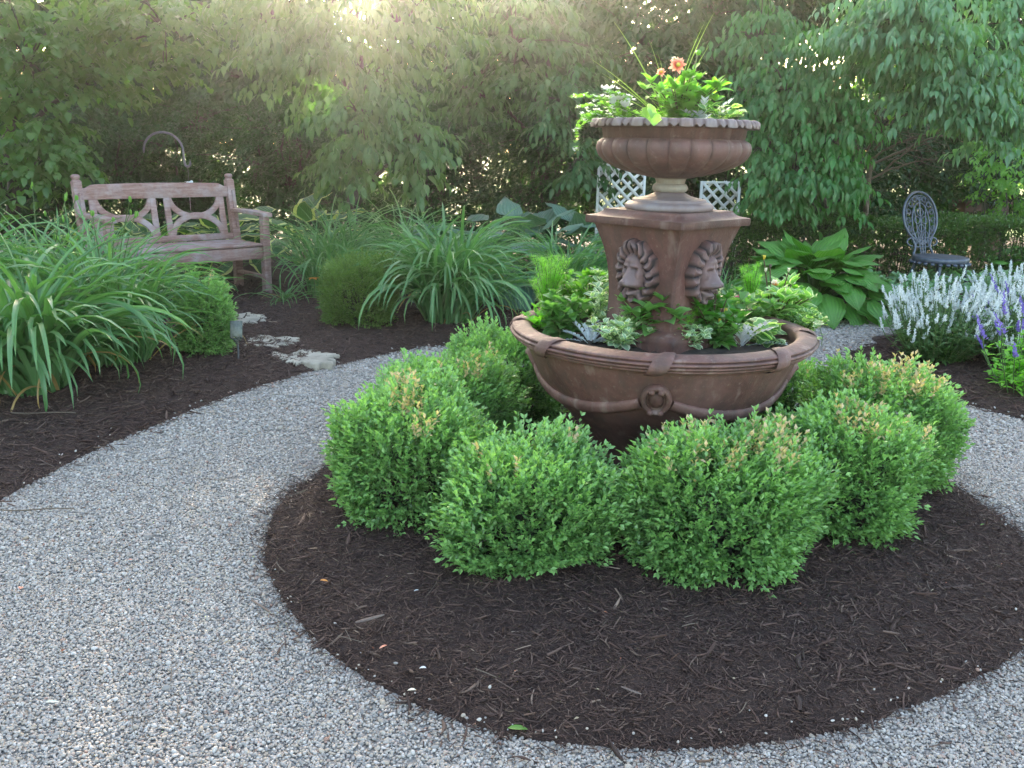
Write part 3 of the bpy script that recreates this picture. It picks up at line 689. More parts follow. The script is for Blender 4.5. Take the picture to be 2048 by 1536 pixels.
# ---------------------------------------------------------------- bench
def bench():
    A0 = np.array([-2.93, 6.165]); A1 = np.array([-2.135, 6.935]); d = A1 - A0; Lb = np.linalg.norm(d); ang = math.atan2(d[1], d[0])
    T = thing('garden_bench', (*A0, .0), 'weathered reddish teak garden bench with crossed arcs in its back', 'bench', rz=ang)
    hs = .405; dp = .44; zb = .035
    def P(name, f, parent=T, bev=.004):
        b = MB(); f(b); return b.build(name, M_wood, parent, smooth=False, bevel=bev)
    rake = .075
    for x in (0, Lb):
        sgn = 1 if x == 0 else -1
        lg = P('rear_leg', lambda b: (b.beam((x, 0.0, 0), (x, 0.0, hs), .058, .058, up=(1, 0, 0)), b.beam((x, 0, hs - .005), (x, rake, .850), .055, .058, up=(1, 0, 0)), b.beam((x, rake * .20 - .029, .50), (x, rake * .80 - .031, .775), .030, .010, up=(1, 0, 0))))
        fb = MB(); fb.lathe(smooth_prof([(.0, .895), (.022, .893), (.031, .880), (.028, .866), (.020, .862), (.026, .857), (.030, .850), (.0, .849)], 2), 24, c=(x, rake, 0)); fb.build('finial', M_wood, lg)
        P('front_leg', lambda b: b.beam((x, -dp, 0), (x, -dp, .605), .058, .052, up=(1, 0, 0)))
        P('side_stretcher', lambda b: b.beam((x, -dp + .027, .165), (x, -.028, .165), .024, .045, up=(1, 0, 0)))
        P('side_rail', lambda b: b.beam((x, -dp + .027, .355), (x, -.028, .355), .024, .07))
        def arm(b):
            n = 14; t = np.linspace(0, 1, n); y = .055 - t * (.055 + dp + .055)
            wd = .030 + .006 * t + .008 * np.sin(t * pi); zc = .622 + .008 * np.sin(t * pi); hh = .014
            R4 = np.stack([np.stack([x - wd, y, zc - hh], -1), np.stack([x + wd, y, zc - hh], -1), np.stack([x + wd, y, zc + hh], -1), np.stack([x - wd, y, zc + hh], -1)], 1)
            b.grid(R4, close_v=True); b.add(R4[0], q=[(0, 1, 2, 3)]); b.add(R4[-1], q=[(3, 2, 1, 0)])
        P('armrest', arm)
    P('front_apron', lambda b: b.beam((.027, -dp + .003, .348), (Lb - .027, -dp + .003, .348), .024, .085))
    P('rear_apron', lambda b: b.beam((.027, .0, .36), (Lb - .027, .0, .36), .024, .07))
    for k in range(5):
        y = -dp - .012 + .033 + k * .080
        P('seat_slat', lambda b: b.box((Lb / 2, y, hs + .001), (Lb - (.062 if k else .0) , .070, .020)) if k else b.box((Lb / 2, y - .004, hs + .001), (Lb - .060, .070, .020)), bev=.005)
    yb = lambda z: rake * (z - hs) / (.85 - hs)
    def toprail(b):
        xs = np.array([.028, .06, .075, .11, .16, .3, .5, .7, .85, .95]); xs = np.concatenate([[.028, .05, .066, .085, .12, .2, .35, .5, .65, .8, .88, .915, .934, .95, .972]]) * 1.0
        xs = .028 + (xs - .028) / (.972 - .028) * (Lb - .056); f = np.minimum(xs, Lb - xs)
        top = .800 + .022 * sst(f, .045, .10) + .010 * np.sin(pi * xs / Lb); bot = .725 + 0 * xs
        y0 = rake * (.76 - hs) / (.85 - hs)
        R4 = np.stack([np.stack([xs, y0 - .016 + 0 * xs, bot], -1), np.stack([xs, y0 + .014 + 0 * xs, bot], -1), np.stack([xs, y0 + .020 + 0 * xs, top], -1), np.stack([xs, y0 - .010 + 0 * xs, top], -1)], 1)
        b.grid(R4, close_v=True)
    P('top_rail', toprail)
    P('lower_back_rail', lambda b: b.beam((.028, yb(.43), .435), (Lb - .028, yb(.43), .435), .024, .045))
    mid = Lb / 2
    for (xa, xb) in ((.085, mid - .050), (mid + .050, Lb - .085)):
        for xx in (xa, xb):
            P('back_upright', lambda b: b.beam((xx, yb(.45), .45), (xx, yb(.735), .735), .018, .044, up=(1, 0, 0)))
        c = (xa + xb) / 2; w_ = (xb - xa) / 2 - .022; zm = .592; hh = .143
        for s_ in (1, -1):
            def arc(b):
                t = np.linspace(0, pi, 40); n = len(t)
                xo = c + np.cos(t) * (w_ + .006); zo = zm + s_ * (hh - np.sin(t) * (hh + .004))
                dx = -np.sin(t) * w_; dz = -s_ * np.cos(t) * hh; l = np.hypot(dx, dz); nx, nz = -dz / l, dx / l
                y = np.array([yb(z) for z in zo]) + (.002 if s_ > 0 else -.002); k = .021; q = .009
                R4 = np.stack([np.stack([xo + nx * k, y - q, zo + nz * k], -1), np.stack([xo + nx * k, y + q, zo + nz * k], -1), np.stack([xo - nx * k, y + q, zo - nz * k], -1), np.stack([xo - nx * k, y - q, zo - nz * k], -1)], 1)
                b.grid(R4, close_v=True)
            P('curved_brace', arc, bev=.002)
    return T
bench()

# ---------------------------------------------------------------- hook, ornament, lattice, chair, marker
def hook():
    a = Z(297, 420, 7.25); top = Z(297, 300, 7.25)
    x0, y0 = a[0], a[1]; z1 = 1.04
    T = thing('shepherd_hook', (x0, y0, 0), 'thin dark iron shepherd hook standing behind the bench', 'garden hook')
    R = .155; pts = [(0, 0, -.1), (0, 0, .5), (0, 0, z1 - .02)]
    pts += [(R - R * math.cos(t), 0, z1 + R * .95 * math.sin(t)) for t in np.linspace(0, pi, 16)]
    pts += [(2 * R, 0, z1 - .03), (2 * R + .004, 0, z1 - .075)]
    pts += [(2 * R + .026 - .022 * math.cos(t), 0, z1 - .085 - .024 * math.sin(t)) for t in np.linspace(.2, pi, 9)] + [(2 * R + .048, 0, z1 - .055)]
    pts = np.array(pts)
    MB().tube(pts, .009, 8).build('hook_rod', M_hook, T)
    MB().tube([(0, 0, .05), (0, 0, .35)], .011, 8).build('ground_stake', M_hook, T)
    hx = x0 + 2 * R + .026; hz = z1 - .108
    O = thing('hanging_ornament', (hx, y0, hz), 'tiny pale blue and white bird ornament hanging on wire from the iron hook', 'ornament')
    MB().tube([(0, 0, 0), (.001, 0, -.05), (0, 0, -.11)], .0016, 5).build('wire', M_hook, O)
    wm = plain('white_glaze', (.75, .80, .85), .3, (.55, .68, .80), 30)
    b = MB(); b.ball((0, 0, -.135), .020, 8, (1.3, .8, .9)); b.ball((.022, 0, -.118), .012, 8); b.build('bird_body', wm, O)
    for sg in (-1, 1):
        b = MB(); leafs(b, [(0, 0, -.13)], [sg * 1.2 + pi], [.5], .05, .03, 'oval', 4, 3, .5); b.build('wing', wm, O)
    MB().tube([(0, 0, -.15), (0, 0, -.34)], .0016, 5).build('lower_wire', M_white, O)
hook()
def lattice(x, y, rz, wd, z0, z1, label, cut):
    T = thing('lattice_trellis', (x, y, 0), label, 'trellis', 'white lattice panels behind the planter', rz=rz)
    f = MB(); fr = .022
    f.box((-wd / 2, 0, (z1) / 2), (fr, .022, z1)); fo = f.build('post', M_white, T, smooth=False)
    f = MB(); f.box((wd / 2, 0, (z1) / 2), (fr, .022, z1)); f.build('post', M_white, T, smooth=False)
    f = MB(); f.box((0, 0.002, z0), (wd - fr, .02, fr)); f.build('cross_rail', M_white, T, smooth=False)
    f = MB(); f.box((0, 0.002, z1 - fr / 2), (wd - fr - .002, .02, fr)); f.build('cross_rail', M_white, T, smooth=False)
    b = MB(); sp = .098; h = z1 - z0
    for s_ in (1, -1):
        yy = .006 * s_
        k = -h
        while k < wd + h:
            # line x = k + s*(z)  clip to the frame
            pts = []
            for t in np.linspace(0, h, 60):
                xx = (k + t) if s_ > 0 else (k + h - t) 
                if 0 <= xx <= wd: pts.append((xx - wd / 2, t + z0))
            if len(pts) > 2: b.beam((pts[0][0], yy, pts[0][1]), (pts[-1][0], yy, pts[-1][1]), .006, .027)
            k += sp * 1.15
    b.build('lattice', M_white, T, smooth=False)
p1 = Z(1190, 420, 8.6); p2 = Z(1296, 350, 8.2)
lattice((p1[0] + p2[0]) / 2, 8.4, math.atan2(-.10, p2[0] - p1[0]), p2[0] - p1[0], .30, Z(1297, 330, 8.2)[2], 'white diagonal lattice panel seen left of the urn foot behind the planter', 0)
p3 = Z(1404, 345, 8.5); p4 = Z(1478, 400, 8.5)
lattice((p3[0] + p4[0]) / 2, 8.5, .12, p4[0] - p3[0], .30, Z(1404, 362, 8.5)[2], 'narrower white lattice panel half hidden by leaves right of the urn foot', 0)

def chair():
    cx, cy, _ = Z(1880, 520, 6.8)
    T = thing('cast_iron_chair', (cx, cy, 0), 'dark blue grey cast iron chair with oval openwork back near the hedge', 'chair', rz=R_(22))
    hs = .40
    # raised on its slender legs; seat
    b = MB(); b.lathe(smooth_prof([(.0, hs + .012), (.15, hs + .010), (.185, hs + .014), (.200, hs + .008), (.200, hs - .02), (.19, hs - .03), (.17, hs - .022), (.0, hs - .012)], 1), 40); b.build('seat', M_iron, T)
    b = MB()
    for k in range(24): b.ball((.199 * math.cos(k * pi / 12), .199 * math.sin(k * pi / 12), hs - .034), .018, 6, (1, 1, .7))
    b.build('seat_skirt', M_iron, T)
    for k in range(4):
        a = pi / 4 + k * pi / 2; t = np.linspace(0, 1, 9); rr = .155 + .045 * np.sin(t * pi) - .01 * t + .05 * t ** 3
        MB().tube(np.stack([rr * math.cos(a), rr * math.sin(a), (hs - .02) * (1 - t)], -1), .014 - .005 * t, 8).build('leg', M_iron, T)
    b = MB(); lean = .28
    def bp(x, z): return np.stack([x, .165 + z * lean, hs + z], -1)
    # outer oval rim, wide in the upper part
    H = .47; t = np.linspace(-.5 * pi + .42, 1.5 * pi - .42, 60); cxr = .155 + .01 * np.cos(t)
    xo = .165 * np.cos(t); zo = .285 + .185 * np.sin(t)
    b.tube(bp(xo, zo), .010, 6); b.tube(bp(xo * .86, .285 + .160 * np.sin(t)), .004, 5)
    for sg in (-1, 1):
        tt = np.linspace(0, 1, 12); b.tube(bp(sg * (.085 + .012 * np.cos(tt * 6)), tt * .13), .010, 6)
        b.tube(bp(sg * (.10 + .05 * np.sin(tt * pi)), .10 + .03 * np.cos(tt * pi)), .007, 5)
    t2 = np.linspace(0, 2 * pi, 40); b.tube(bp(.085 * np.cos(t2), .235 + .155 * np.sin(t2)), .0065, 5)
    r2 = np.random.default_rng(3)
    for k in range(16):       # ring of scroll work between the ovals
        a = k / 16 * 2 * pi; c = (.123 * math.cos(a), .26 + .165 * math.sin(a))
        tt = np.linspace(0, 2 * pi, 12); b.tube(bp(c[0] + .018 * np.cos(tt), c[1] + .020 * np.sin(tt)), .0048, 4)
        tt = np.linspace(0, pi, 7); b.tube(bp(c[0] + .030 * np.cos(tt + a), c[1] + .012 * np.sin(tt * 2)), .004, 4)
    for (x_, z_, r_) in ((0, .32, .030), (-.035, .26, .026), (.035, .26, .026), (0, .20, .028), (-.04, .15, .024), (.04, .15, .024), (0, .11, .022), (-.045, .08, .02), (.045, .08, .02), (0, .045, .024)):
        tt = np.linspace(0, 2 * pi, 14); b.tube(bp(x_ + r_ * np.cos(tt), z_ + r_ * np.sin(tt)), .0055, 5)
    b.tube(bp(np.zeros(6), np.linspace(0, .43, 6)), .006, 5)
    for sg in (-1, 1): b.tube(bp(sg * np.linspace(.02, .06, 6), np.linspace(.0, .37, 6)), .005, 5)
    b.build('openwork_back', M_iron, T)
chair()
def marker():
    x, y = G(477, 735)
    T = thing('plant_marker', (x, y, .04), 'small mottled grey plant marker on a thin stake beside the small boxwood', 'plant marker', rz=.15)
    M = plain('marker_metal', (.13, .14, .12), .35, (.05, .055, .045), 60, .5, metal=.4, bscale=80)
    b = MB(); b.tube([(0, 0, -.06), (.004, 0, .05), (0, .004, .135)], .005, 6); b.build('stake', M_hook, T)
    b = MB(); b.box((0, -.002, .165), (.062, .006, .085), M=Matrix.Rotation(-.3, 3, 'X')); b.build('plate', M, T, smooth=False, bevel=.003)
    b = MB()
    for k in range(7): b.ball((-.024 + k * .008, -.012 + .004 * (k % 2), .122 - .006 * (k % 3)), .008, 6)
    b.ball((0, -.008, .105), .012, 6); b.ball((0, -.006, .09), .008, 6)
    b.build('leafy_crest', M, T)
marker()
def stones():
    specs = (((462, 640), .19, .15, 1, 'grey flat stepping stone nearest the bench, partly under mulch'), ((520, 682), .20, .105, 2, 'middle pale stepping stone behind the plant marker'), ((606, 708), .16, .115, 3, 'broken cream stepping stone closest to the gravel'))
    for (px, a, b_, sd, lab) in specs:
        x, y = G(*px, .05); r = np.random.default_rng(sd); n = 110; th = np.arange(n) / n * 2 * pi
        rad = 1 + sum(r.normal(0, .15 / (k ** .5)) * np.cos(k * th + r.uniform(0, 6)) for k in range(2, 22))
        rr = np.array([0, .25, .5, .7, .85, .95, 1.0, 1.02, 1.0])[:, None] * rad[None]
        X = rr * a * np.cos(th); Y = rr * b_ * np.sin(th) * 1.25
        H = np.array([.013, .013, .013, .013, .013, .013, .011, .003, -.03])[:, None] + .004 * np.round(1.6 * noise2(X, Y, 26, sd)) + .0015 * noise2(X, Y, 90, sd + 4)
        o = MB().grid(np.stack([X, Y, H], -1)[:, ::-1], close_v=True).build('stepping_stone', M_stone, loc=(x, y, float(bed_h(np.array([x]), np.array([y]), LEFTBED, .05, 13)[0][0]) - .007))
        tag(o, lab, 'stepping stone', 'stepping stones crossing the mulch to the bench')
stones()
def farpots():
    x, y, z = Z(1935, 470, 10.5)
    T = thing('wooden_trough', (x + .1, 10.5, 0), 'dark rusty wooden trough under the trees behind the iron chair', 'planter box')
    b = MB(); zt = Z(1935, 400, 10.5)[2]
    for k in range(4): b.box((0, 0, .08 + k * (zt - .1) / 3.4), (.50, .30, (zt - .1) / 3.6))
    b.build('plank_sides', M_rust, T, smooth=False, bevel=.006)
    MB().box((0, 0, zt - .02), (.54, .34, .03)).build('top_edge', M_rust, T, smooth=False, bevel=.004)
    x, y, z = Z(1974, 430, 9.9)
    b = MB(); b.lathe([(0, .0), (.055, .0), (.075, .17), (.085, .175), (.085, .185), (.072, .186), (.06, .10), (0, .09)], 28)
    T2 = thing('metal_pot', (x, 9.9, 0), 'small pale galvanised metal pot beside the rusty trough', 'pot')
    zz = Z(1974, 410, 9.9)[2] - .12
    b.build('pot_body', M_galv, T2).location = (0, 0, zz - .03)
    st = MB(); st.box((0, 0, (zz - .03) / 2), (.22, .22, zz - .032)); st.build('pot_stand', M_rust, T2, smooth=False, bevel=.006)
farpots()

# ---------------------------------------------------------------- boxwoods
def shrub_surface(n, rx, ry, h, seed, zmin=-.68):
    "points and outward normals on a lumpy dome standing on the ground"
    r = np.random.default_rng(seed)
    z = r.uniform(zmin, 1, n); a = r.uniform(0, 2 * pi, n); s = np.where(z > 0, np.sqrt(1 - z ** 2), 1 - .10 * z ** 2)
    d = np.stack([s * np.cos(a), s * np.sin(a), z], -1)
    nl = 12; L = r.normal(size=(nl, 3)); L[:, 2] = np.abs(L[:, 2]) * .8; L /= np.linalg.norm(L, axis=1)[:, None]
    f = .90 + .22 * np.max(np.exp(-((1 - d @ L.T) / .085)) * r.uniform(.5, 1.1, nl), 1) + .05 * np.sin(d[:, 0] * 11 + seed) * np.sin(d[:, 1] * 8 + 2 * seed)
    pa, pb, pc = r.uniform(0, 6.28, 3); f = f * (1 + .07 * np.sin(2 * a + pa) + .05 * np.sin(3 * a + pb + 2 * z) + .04 * np.sin(5 * z + 2 * a + pc)) - .07 * np.clip(np.sin(7 * d[:, 0] + pa) * np.sin(7 * d[:, 1] + pb) * 2 - .6, 0, 1)
    sh = np.sign(d) * np.abs(d) ** .84
    P = sh * f[:, None] * np.array([rx, ry, h * .56]); P[:, 2] += h * .40; k_ = sst(P[:, 2], 0, h * .35); P[:, :2] *= (.93 + .07 * k_)[:, None]
    N = d / np.array([rx, ry, h * .6]); N /= np.linalg.norm(N, axis=1)[:, None]
    return P, N, r
def boxwood(x, y, rx, ry, h, seed, label, group, z0=.045, n=2600, mat=None, burn=0., Ls=.0205, name='boxwood_shrub'):
    mat = mat or M_boxl
    T = thing(name, (x, y, z0), label, 'shrub', group)
    P, N, r = shrub_surface(n, rx, ry, h, seed)
    C = np.array([0, 0, h * .35]); depth = r.random(n) ** 1.5 * .28
    P = P * (1 - depth[:, None]) + C * depth[:, None]
    tuft = (N[:, 2] > .35) & (np.sin(P[:, 0] * 41 + seed) * np.sin(P[:, 1] * 37 + seed * 3) > .45); P[tuft] += (N[tuft] * .6 + [0, 0, .5]) * r.uniform(.006, .030, tuft.sum())[:, None]
    P = P[P[:, 2] > -.01]; N = N[:len(P)]
    # recompute outward dir
    N = (P - C) / np.array([rx, ry, h * .6]); N /= np.linalg.norm(N, axis=1)[:, None]
    n = len(P)
    ax = N + np.array([0, 0, .75]) + r.normal(0, .33, (n, 3)); ax /= np.linalg.norm(ax, axis=1)[:, None]
    LN = r.uniform(.035, .085, n) * Ls / .0165
    az = np.arctan2(ax[:, 1], ax[:, 0]); el = np.arcsin(np.clip(ax[:, 2], -1, 1))
    side = np.stack([-np.sin(az), np.cos(az), 0 * az], -1); up = np.cross(ax, side)
    base = P - ax * (LN * .45)[:, None]
    f = MB(); lump = .5 + .5 * np.sin(P[:, 0] * 23 + seed) * np.sin(P[:, 1] * 19 + seed * 2)
    bl = noise2(P[:, 0], P[:, 1], 16, seed + 50); top = P[:, 2] > h * .82
    burnt = top & (bl > .55 - burn * 1.15) & (r.random(n) < .66) if burn else np.zeros(n, bool)
    K = 5
    for k in range(K):                      # pairs of leaves along each sprig
        t = (k + .5) / K; ph = k * pi / 2 * 1.0 + r.uniform(0, .5, n)
        for sg in (0, pi):
            o = np.cos(ph + sg)[:, None] * side + np.sin(ph + sg)[:, None] * up
            spread = .95 - .60 * t
            dr = ax * math.cos(spread) + o * math.sin(spread); dr /= np.linalg.norm(dr, axis=1)[:, None]
            pos = base + ax * (LN * t)[:, None] + r.normal(0, .001, (n, 3))
            a2 = np.arctan2(dr[:, 1], dr[:, 0]); e2 = np.arcsin(np.clip(dr[:, 2], -1, 1))
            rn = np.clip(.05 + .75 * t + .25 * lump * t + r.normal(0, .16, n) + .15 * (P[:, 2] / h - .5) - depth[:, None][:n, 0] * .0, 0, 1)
            rn = np.where(burnt & (r.random(n) < .75), 2.0 + 0 * rn, rn)
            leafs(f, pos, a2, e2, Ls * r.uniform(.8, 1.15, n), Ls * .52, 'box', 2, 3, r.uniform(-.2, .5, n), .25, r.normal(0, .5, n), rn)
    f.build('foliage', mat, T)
    s = MB()
    for k in range(46):
        i = r.integers(0, n); e = P[i] * .93; t = np.linspace(0, 1, 4)[:, None]
        b0 = np.array([r.normal(0, .03), r.normal(0, .03), -.03]); mid = np.array([0, 0, .05]) * np.sin(t * pi)
        s.tube(b0 * (1 - t) + e * t + mid, np.linspace(.006, .0015, 4), 5, caps=False)
    s.build('stems', M_bark, T)
    return T
GB = 'boxwood ring around the planter'
RING = [
    (.575, 2.33, .255, .255, .375, 11, 'round green boxwood in the front, its top flecked with scorched cream leaves', .50),
    (.06, 2.34, .228, .235, .318, 12, 'bright green boxwood in front of the bowl, second from the left along the front', .06),
    (-.31, 2.68, .262, .275, .362, 13, 'broad boxwood at the left end of the ring beside the gravel', .20),
    (-.24, 3.20, .235, .23, .34, 14, 'boxwood behind the leftmost one, with a few pale leaf tips', .18),
    (-.03, 3.64, .23, .23, .37, 15, 'deep green boxwood touching the left rear rim of the bowl', .0),
    (1.00, 2.58, .220, .235, .365, 16, 'boxwood right of the front one with small tan scorched patch on top', .34),
    (1.30, 3.02, .24, .24, .405, 17, 'tall boxwood at the right end with large peach coloured scorched crown', .62),
    (1.10, 3.52, .19, .19, .28, 18, 'shaded boxwood tucked behind the bowl on the right', .12),
    (.62, 3.80, .20, .19, .28, 19, 'boxwood hidden at the back of the ring behind the bowl', .0),
]
for (x, y, rx, ry, h, sd, lab, bu) in RING:
    boxwood(x, y, rx, ry, h, sd, lab, GB, burn=bu, n=int(2500 * (rx / .25) ** 2))
boxwood(-1.63, 4.66, .125, .135, .40, 31, 'small upright boxwood beside the plant marker at the daylilies', 'boxwoods in the mulch beds', n=1500, burn=.25)
boxwood(-.97, 5.55, .225, .22, .44, 32, 'olive green boxwood between the bench and the large central daylily', 'boxwoods in the mulch beds', n=1900,
        mat=leafmat('boxwood_olive', (.055, .11, .025), (.13, .22, .055), trans=.3, rough=.4))

# ---------------------------------------------------------------- strap-leaved clumps
def daylily(x, y, n, L, W, spread, seed, label, group='daylily clumps in the beds', el=(58, 86), bend=(1.5, 2.9), mat=None, base=.10, z0=.045, dead=.03, buds=0, name='daylily', seg=12, dirb=None, wd=1.0):
    r = np.random.default_rng(seed); T = thing(name, (x, y, z0), label, 'perennial plant' if name == 'daylily' else 'grass plant', group)
    f = MB(); a = r.uniform(0, 2 * pi, n)
    if dirb is not None: a = np.where(r.random(n) < dirb[1], r.normal(dirb[0], .6, n), a)
    rad = base * np.sqrt(r.random(n)); a0 = r.uniform(0, 2 * pi, n)
    pos = np.stack([rad * np.cos(a0), rad * np.sin(a0), 0 * a - .02], -1)
    LL = L * r.uniform(.6, 1.12, n); rn = r.random(n) * .9
    rn = np.where(r.random(n) < dead, 2.0, rn)
    e = np.radians(el[1] - (el[1] - el[0]) * r.random(n) ** 1.3); b = r.uniform(bend[0], bend[1], n) * 1.12; b[r.random(n) < .15] *= .6
    drop = rn > 1.5; e = np.where(drop, e * .75, e)
    leafs(f, pos, a, e, LL * np.where(drop, .8, 1), W * r.uniform(.75, 1.2, n) * np.where(drop, .5, 1), 'strap', seg, 3, b * spread, .32, r.normal(0, .25, n), rn, r.normal(0, .5, n), p=1.9)
    f.build('leaves', mat or M_lily, T)
    if buds:
        s = MB()
        for k in range(buds):
            aa = r.uniform(0, 2 * pi); h = L * r.uniform(.75, 1.0); t = np.linspace(0, 1, 6)[:, None]
            d = np.array([math.cos(aa), math.sin(aa), 0]) * .22
            P = d * t ** 1.6 + np.array([0, 0, h]) * t
            s.tube(P, np.linspace(.004, .0022, 6), 5)
            bd = MB()
            for j in range(3): bd.ball(P[-1] + r.normal(0, .004, 3), .008, 6, (.7, .7, 1.7))
            bd.build('bud', M_bright, T)
        s.build('flower_stems', M_greenstem, T)
    return T
daylily(-2.13, 3.86, 330, .88, .040, 1.0, 101, 'big daylily with broad arching leaves at the left edge, nearest the gravel', el=(50, 88), base=.13, dead=.05, wd=1.2)
daylily(-2.02, 4.42, 340, .84, .025, .76, 102, 'dense fine leaved daylily between the big left one and the small boxwood', base=.17, buds=6, dead=.04)
daylily(-2.55, 4.80, 280, .84, .023, .68, 103, 'daylily directly in front of the left end of the bench seat', base=.16, buds=4)
daylily(-2.95, 4.45, 260, .90, .027, .68, 104, 'tall daylily at the left edge of the photo behind the big one', base=.15, buds=3)
daylily(-2.40, 5.12, 240, .74, .020, .75, 107, 'low daylily just before the front legs of the bench', base=.14, buds=4)
daylily(-.42, 5.72, 400, .90, .032, .92, 105, 'large fountain shaped daylily left of the planter bowl', base=.15, el=(50, 89), dead=.03)
daylily(-1.35, 6.6, 260, .85, .018, .78, 106, 'grassy daylily right of the bench arm', base=.17, dead=.01)
daylily(-.85, 7.0, 200, .88, .019, .78, 108, 'tall fine daylily behind the olive boxwood', base=.17, dead=.02)
daylily(-.28, 6.75, 150, .72, .022, .78, 109, 'blue green daylily directly behind the large fountain shaped one', base=.16)
daylily(.36, 6.2, 210, .78, .022, .78, 110, 'daylily standing just left of the pedestal behind the bowl', base=.17, dead=.01)
daylily(.85, 6.6, 170, .82, .020, .95, 111, 'daylily seen behind the pedestal', base=.16)
daylily(1.45, 6.2, 110, .52, .012, .95, 112, 'narrow dark green daylily at the right foot of the pedestal', base=.09)
daylily(-1.62, 6.33, 34, .45, .014, 1.0, 113, 'sparse little daylily lying low beside the bench leg', base=.05, el=(20, 65), dead=.1)
bl = thing('daylily_flower', (-1.42, 6.35, .1), 'single orange yellow daylily bloom low beside the bench leg', 'flower')
fb = MB(); leafs(fb, np.zeros((6, 3)) + [0, 0, .10], np.arange(6) * pi / 3, .6, .055, .02, 'oval', 4, 3, 1.2, .1); fb.build('petals', M_orange, bl)
sb_ = MB(); sb_.tube([(0, .02, -.08), (0, .01, .02), (0, 0, .10)], .003, 5); sb_.build('stem', M_greenstem, bl)

# ---------------------------------------------------------------- hostas
def hosta(x, y, n, L, W, seed, label, mat, group=None, z0=.045, el=(5, 75), sun_side=None, seg=7, nc=9, pet=.9):
    r = np.random.default_rng(seed); T = thing('hosta', (x, y, z0), label, 'hosta plant', group)
    f = MB(); s = MB()
    u = (np.arange(n) + .5) / n; e = np.radians(el[1] + (el[0] - el[1]) * u ** .75) + r.normal(0, .08, n); a = np.arange(n) * 2.399 + r.normal(0, .25, n)
    pl = L * pet * (.85 + .45 * u) * r.uniform(.8, 1.15, n)
    tip = np.stack([np.cos(a) * np.cos(e) * pl, np.sin(a) * np.cos(e) * pl, np.sin(e) * pl + .01], -1)
    leafs(f, tip, a + r.normal(0, .15, n), e - .20 - .35 * u, L * r.uniform(.8, 1.15, n), W * r.uniform(.85, 1.15, n), 'heart', seg, nc, r.uniform(.7, 1.4, n), -.12, r.normal(0, .18, n), r.random(n), wave=.05)
    for i in range(n):
        t = np.linspace(0, 1, 4)[:, None]; s.tube(tip[i] * t + np.array([0, 0, .02]) * np.sin(t * pi), .004, 5, caps=False)
    f.build('leaves', mat, T); s.build('leaf_stalks', M_greenstem, T)
    return T
hosta(2.20, 6.58, 110, .31, .235, 201, 'big glossy green hosta mound beside the gravel in front of the low hedge', M_hosta, z0=.05, pet=1.15, el=(12, 86))
GV = 'cream edged hostas behind the bench'
vp = [(-3.35, 7.1, .9, 'cream edged hosta at the left end of the bench'), (-3.85, 6.9, .8, 'cream edged hosta farthest left behind the daylilies'), (-2.95, 7.35, .95, 'cream edged hosta seen through the left half of the bench back'), (-2.45, 7.65, .9, 'cream edged hosta seen through the right half of the bench back'),
      (-1.75, 7.55, 1.15, 'large cream edged hosta standing right of the bench back post'), (-2.35, 6.55, .5, 'little cream edged hosta under the bench seat'), (-3.55, 6.2, .85, 'cream edged hosta left of the bench armrest'), (-3.1, 5.75, .75, 'cream edged hosta peeping out before the left bench leg')]
for i, (x, y, k, lab) in enumerate(vp):
    hosta(x, y, 36, .25 * k, .155 * k, 210 + i, lab, M_hostv, GV, pet=(1.9 if y > 7 else 1.3), el=(12, 80))
hosta(-1.25, 6.03, 7, .12, .06, 230, 'tiny pale edged hosta with a few leaves beside the olive boxwood', M_hostv, GV, el=(15, 70), pet=.3)
GBh = 'blue grey hostas behind the daylilies'
for i, (x, y, k, lab) in enumerate([(.06, 6.95, 1.15, 'big blue grey hosta rising behind the daylilies left of the planter'), (.55, 7.05, 1.1, 'blue grey hosta close to the white lattice'), (-.42, 7.3, .95, 'smaller blue grey hosta behind the fountain shaped daylily')]):
    hosta(x, y, 34, .27 * k, .21 * k, 240 + i, lab, M_hostb, GBh, pet=2.0)
for i, (px, py, d, k, lab) in enumerate([(2025, 560, 7.6, 1., 'broad leaved hosta at the right edge behind the white salvia'), (2090, 500, 8.2, 1.2, 'dark hosta farther back at the right edge of the photo')]):
    x, y, _ = Z(px, py, d); hosta(x, y, 30, .26 * k, .2 * k, 250 + i, lab, M_hosta, 'hostas at the right edge')

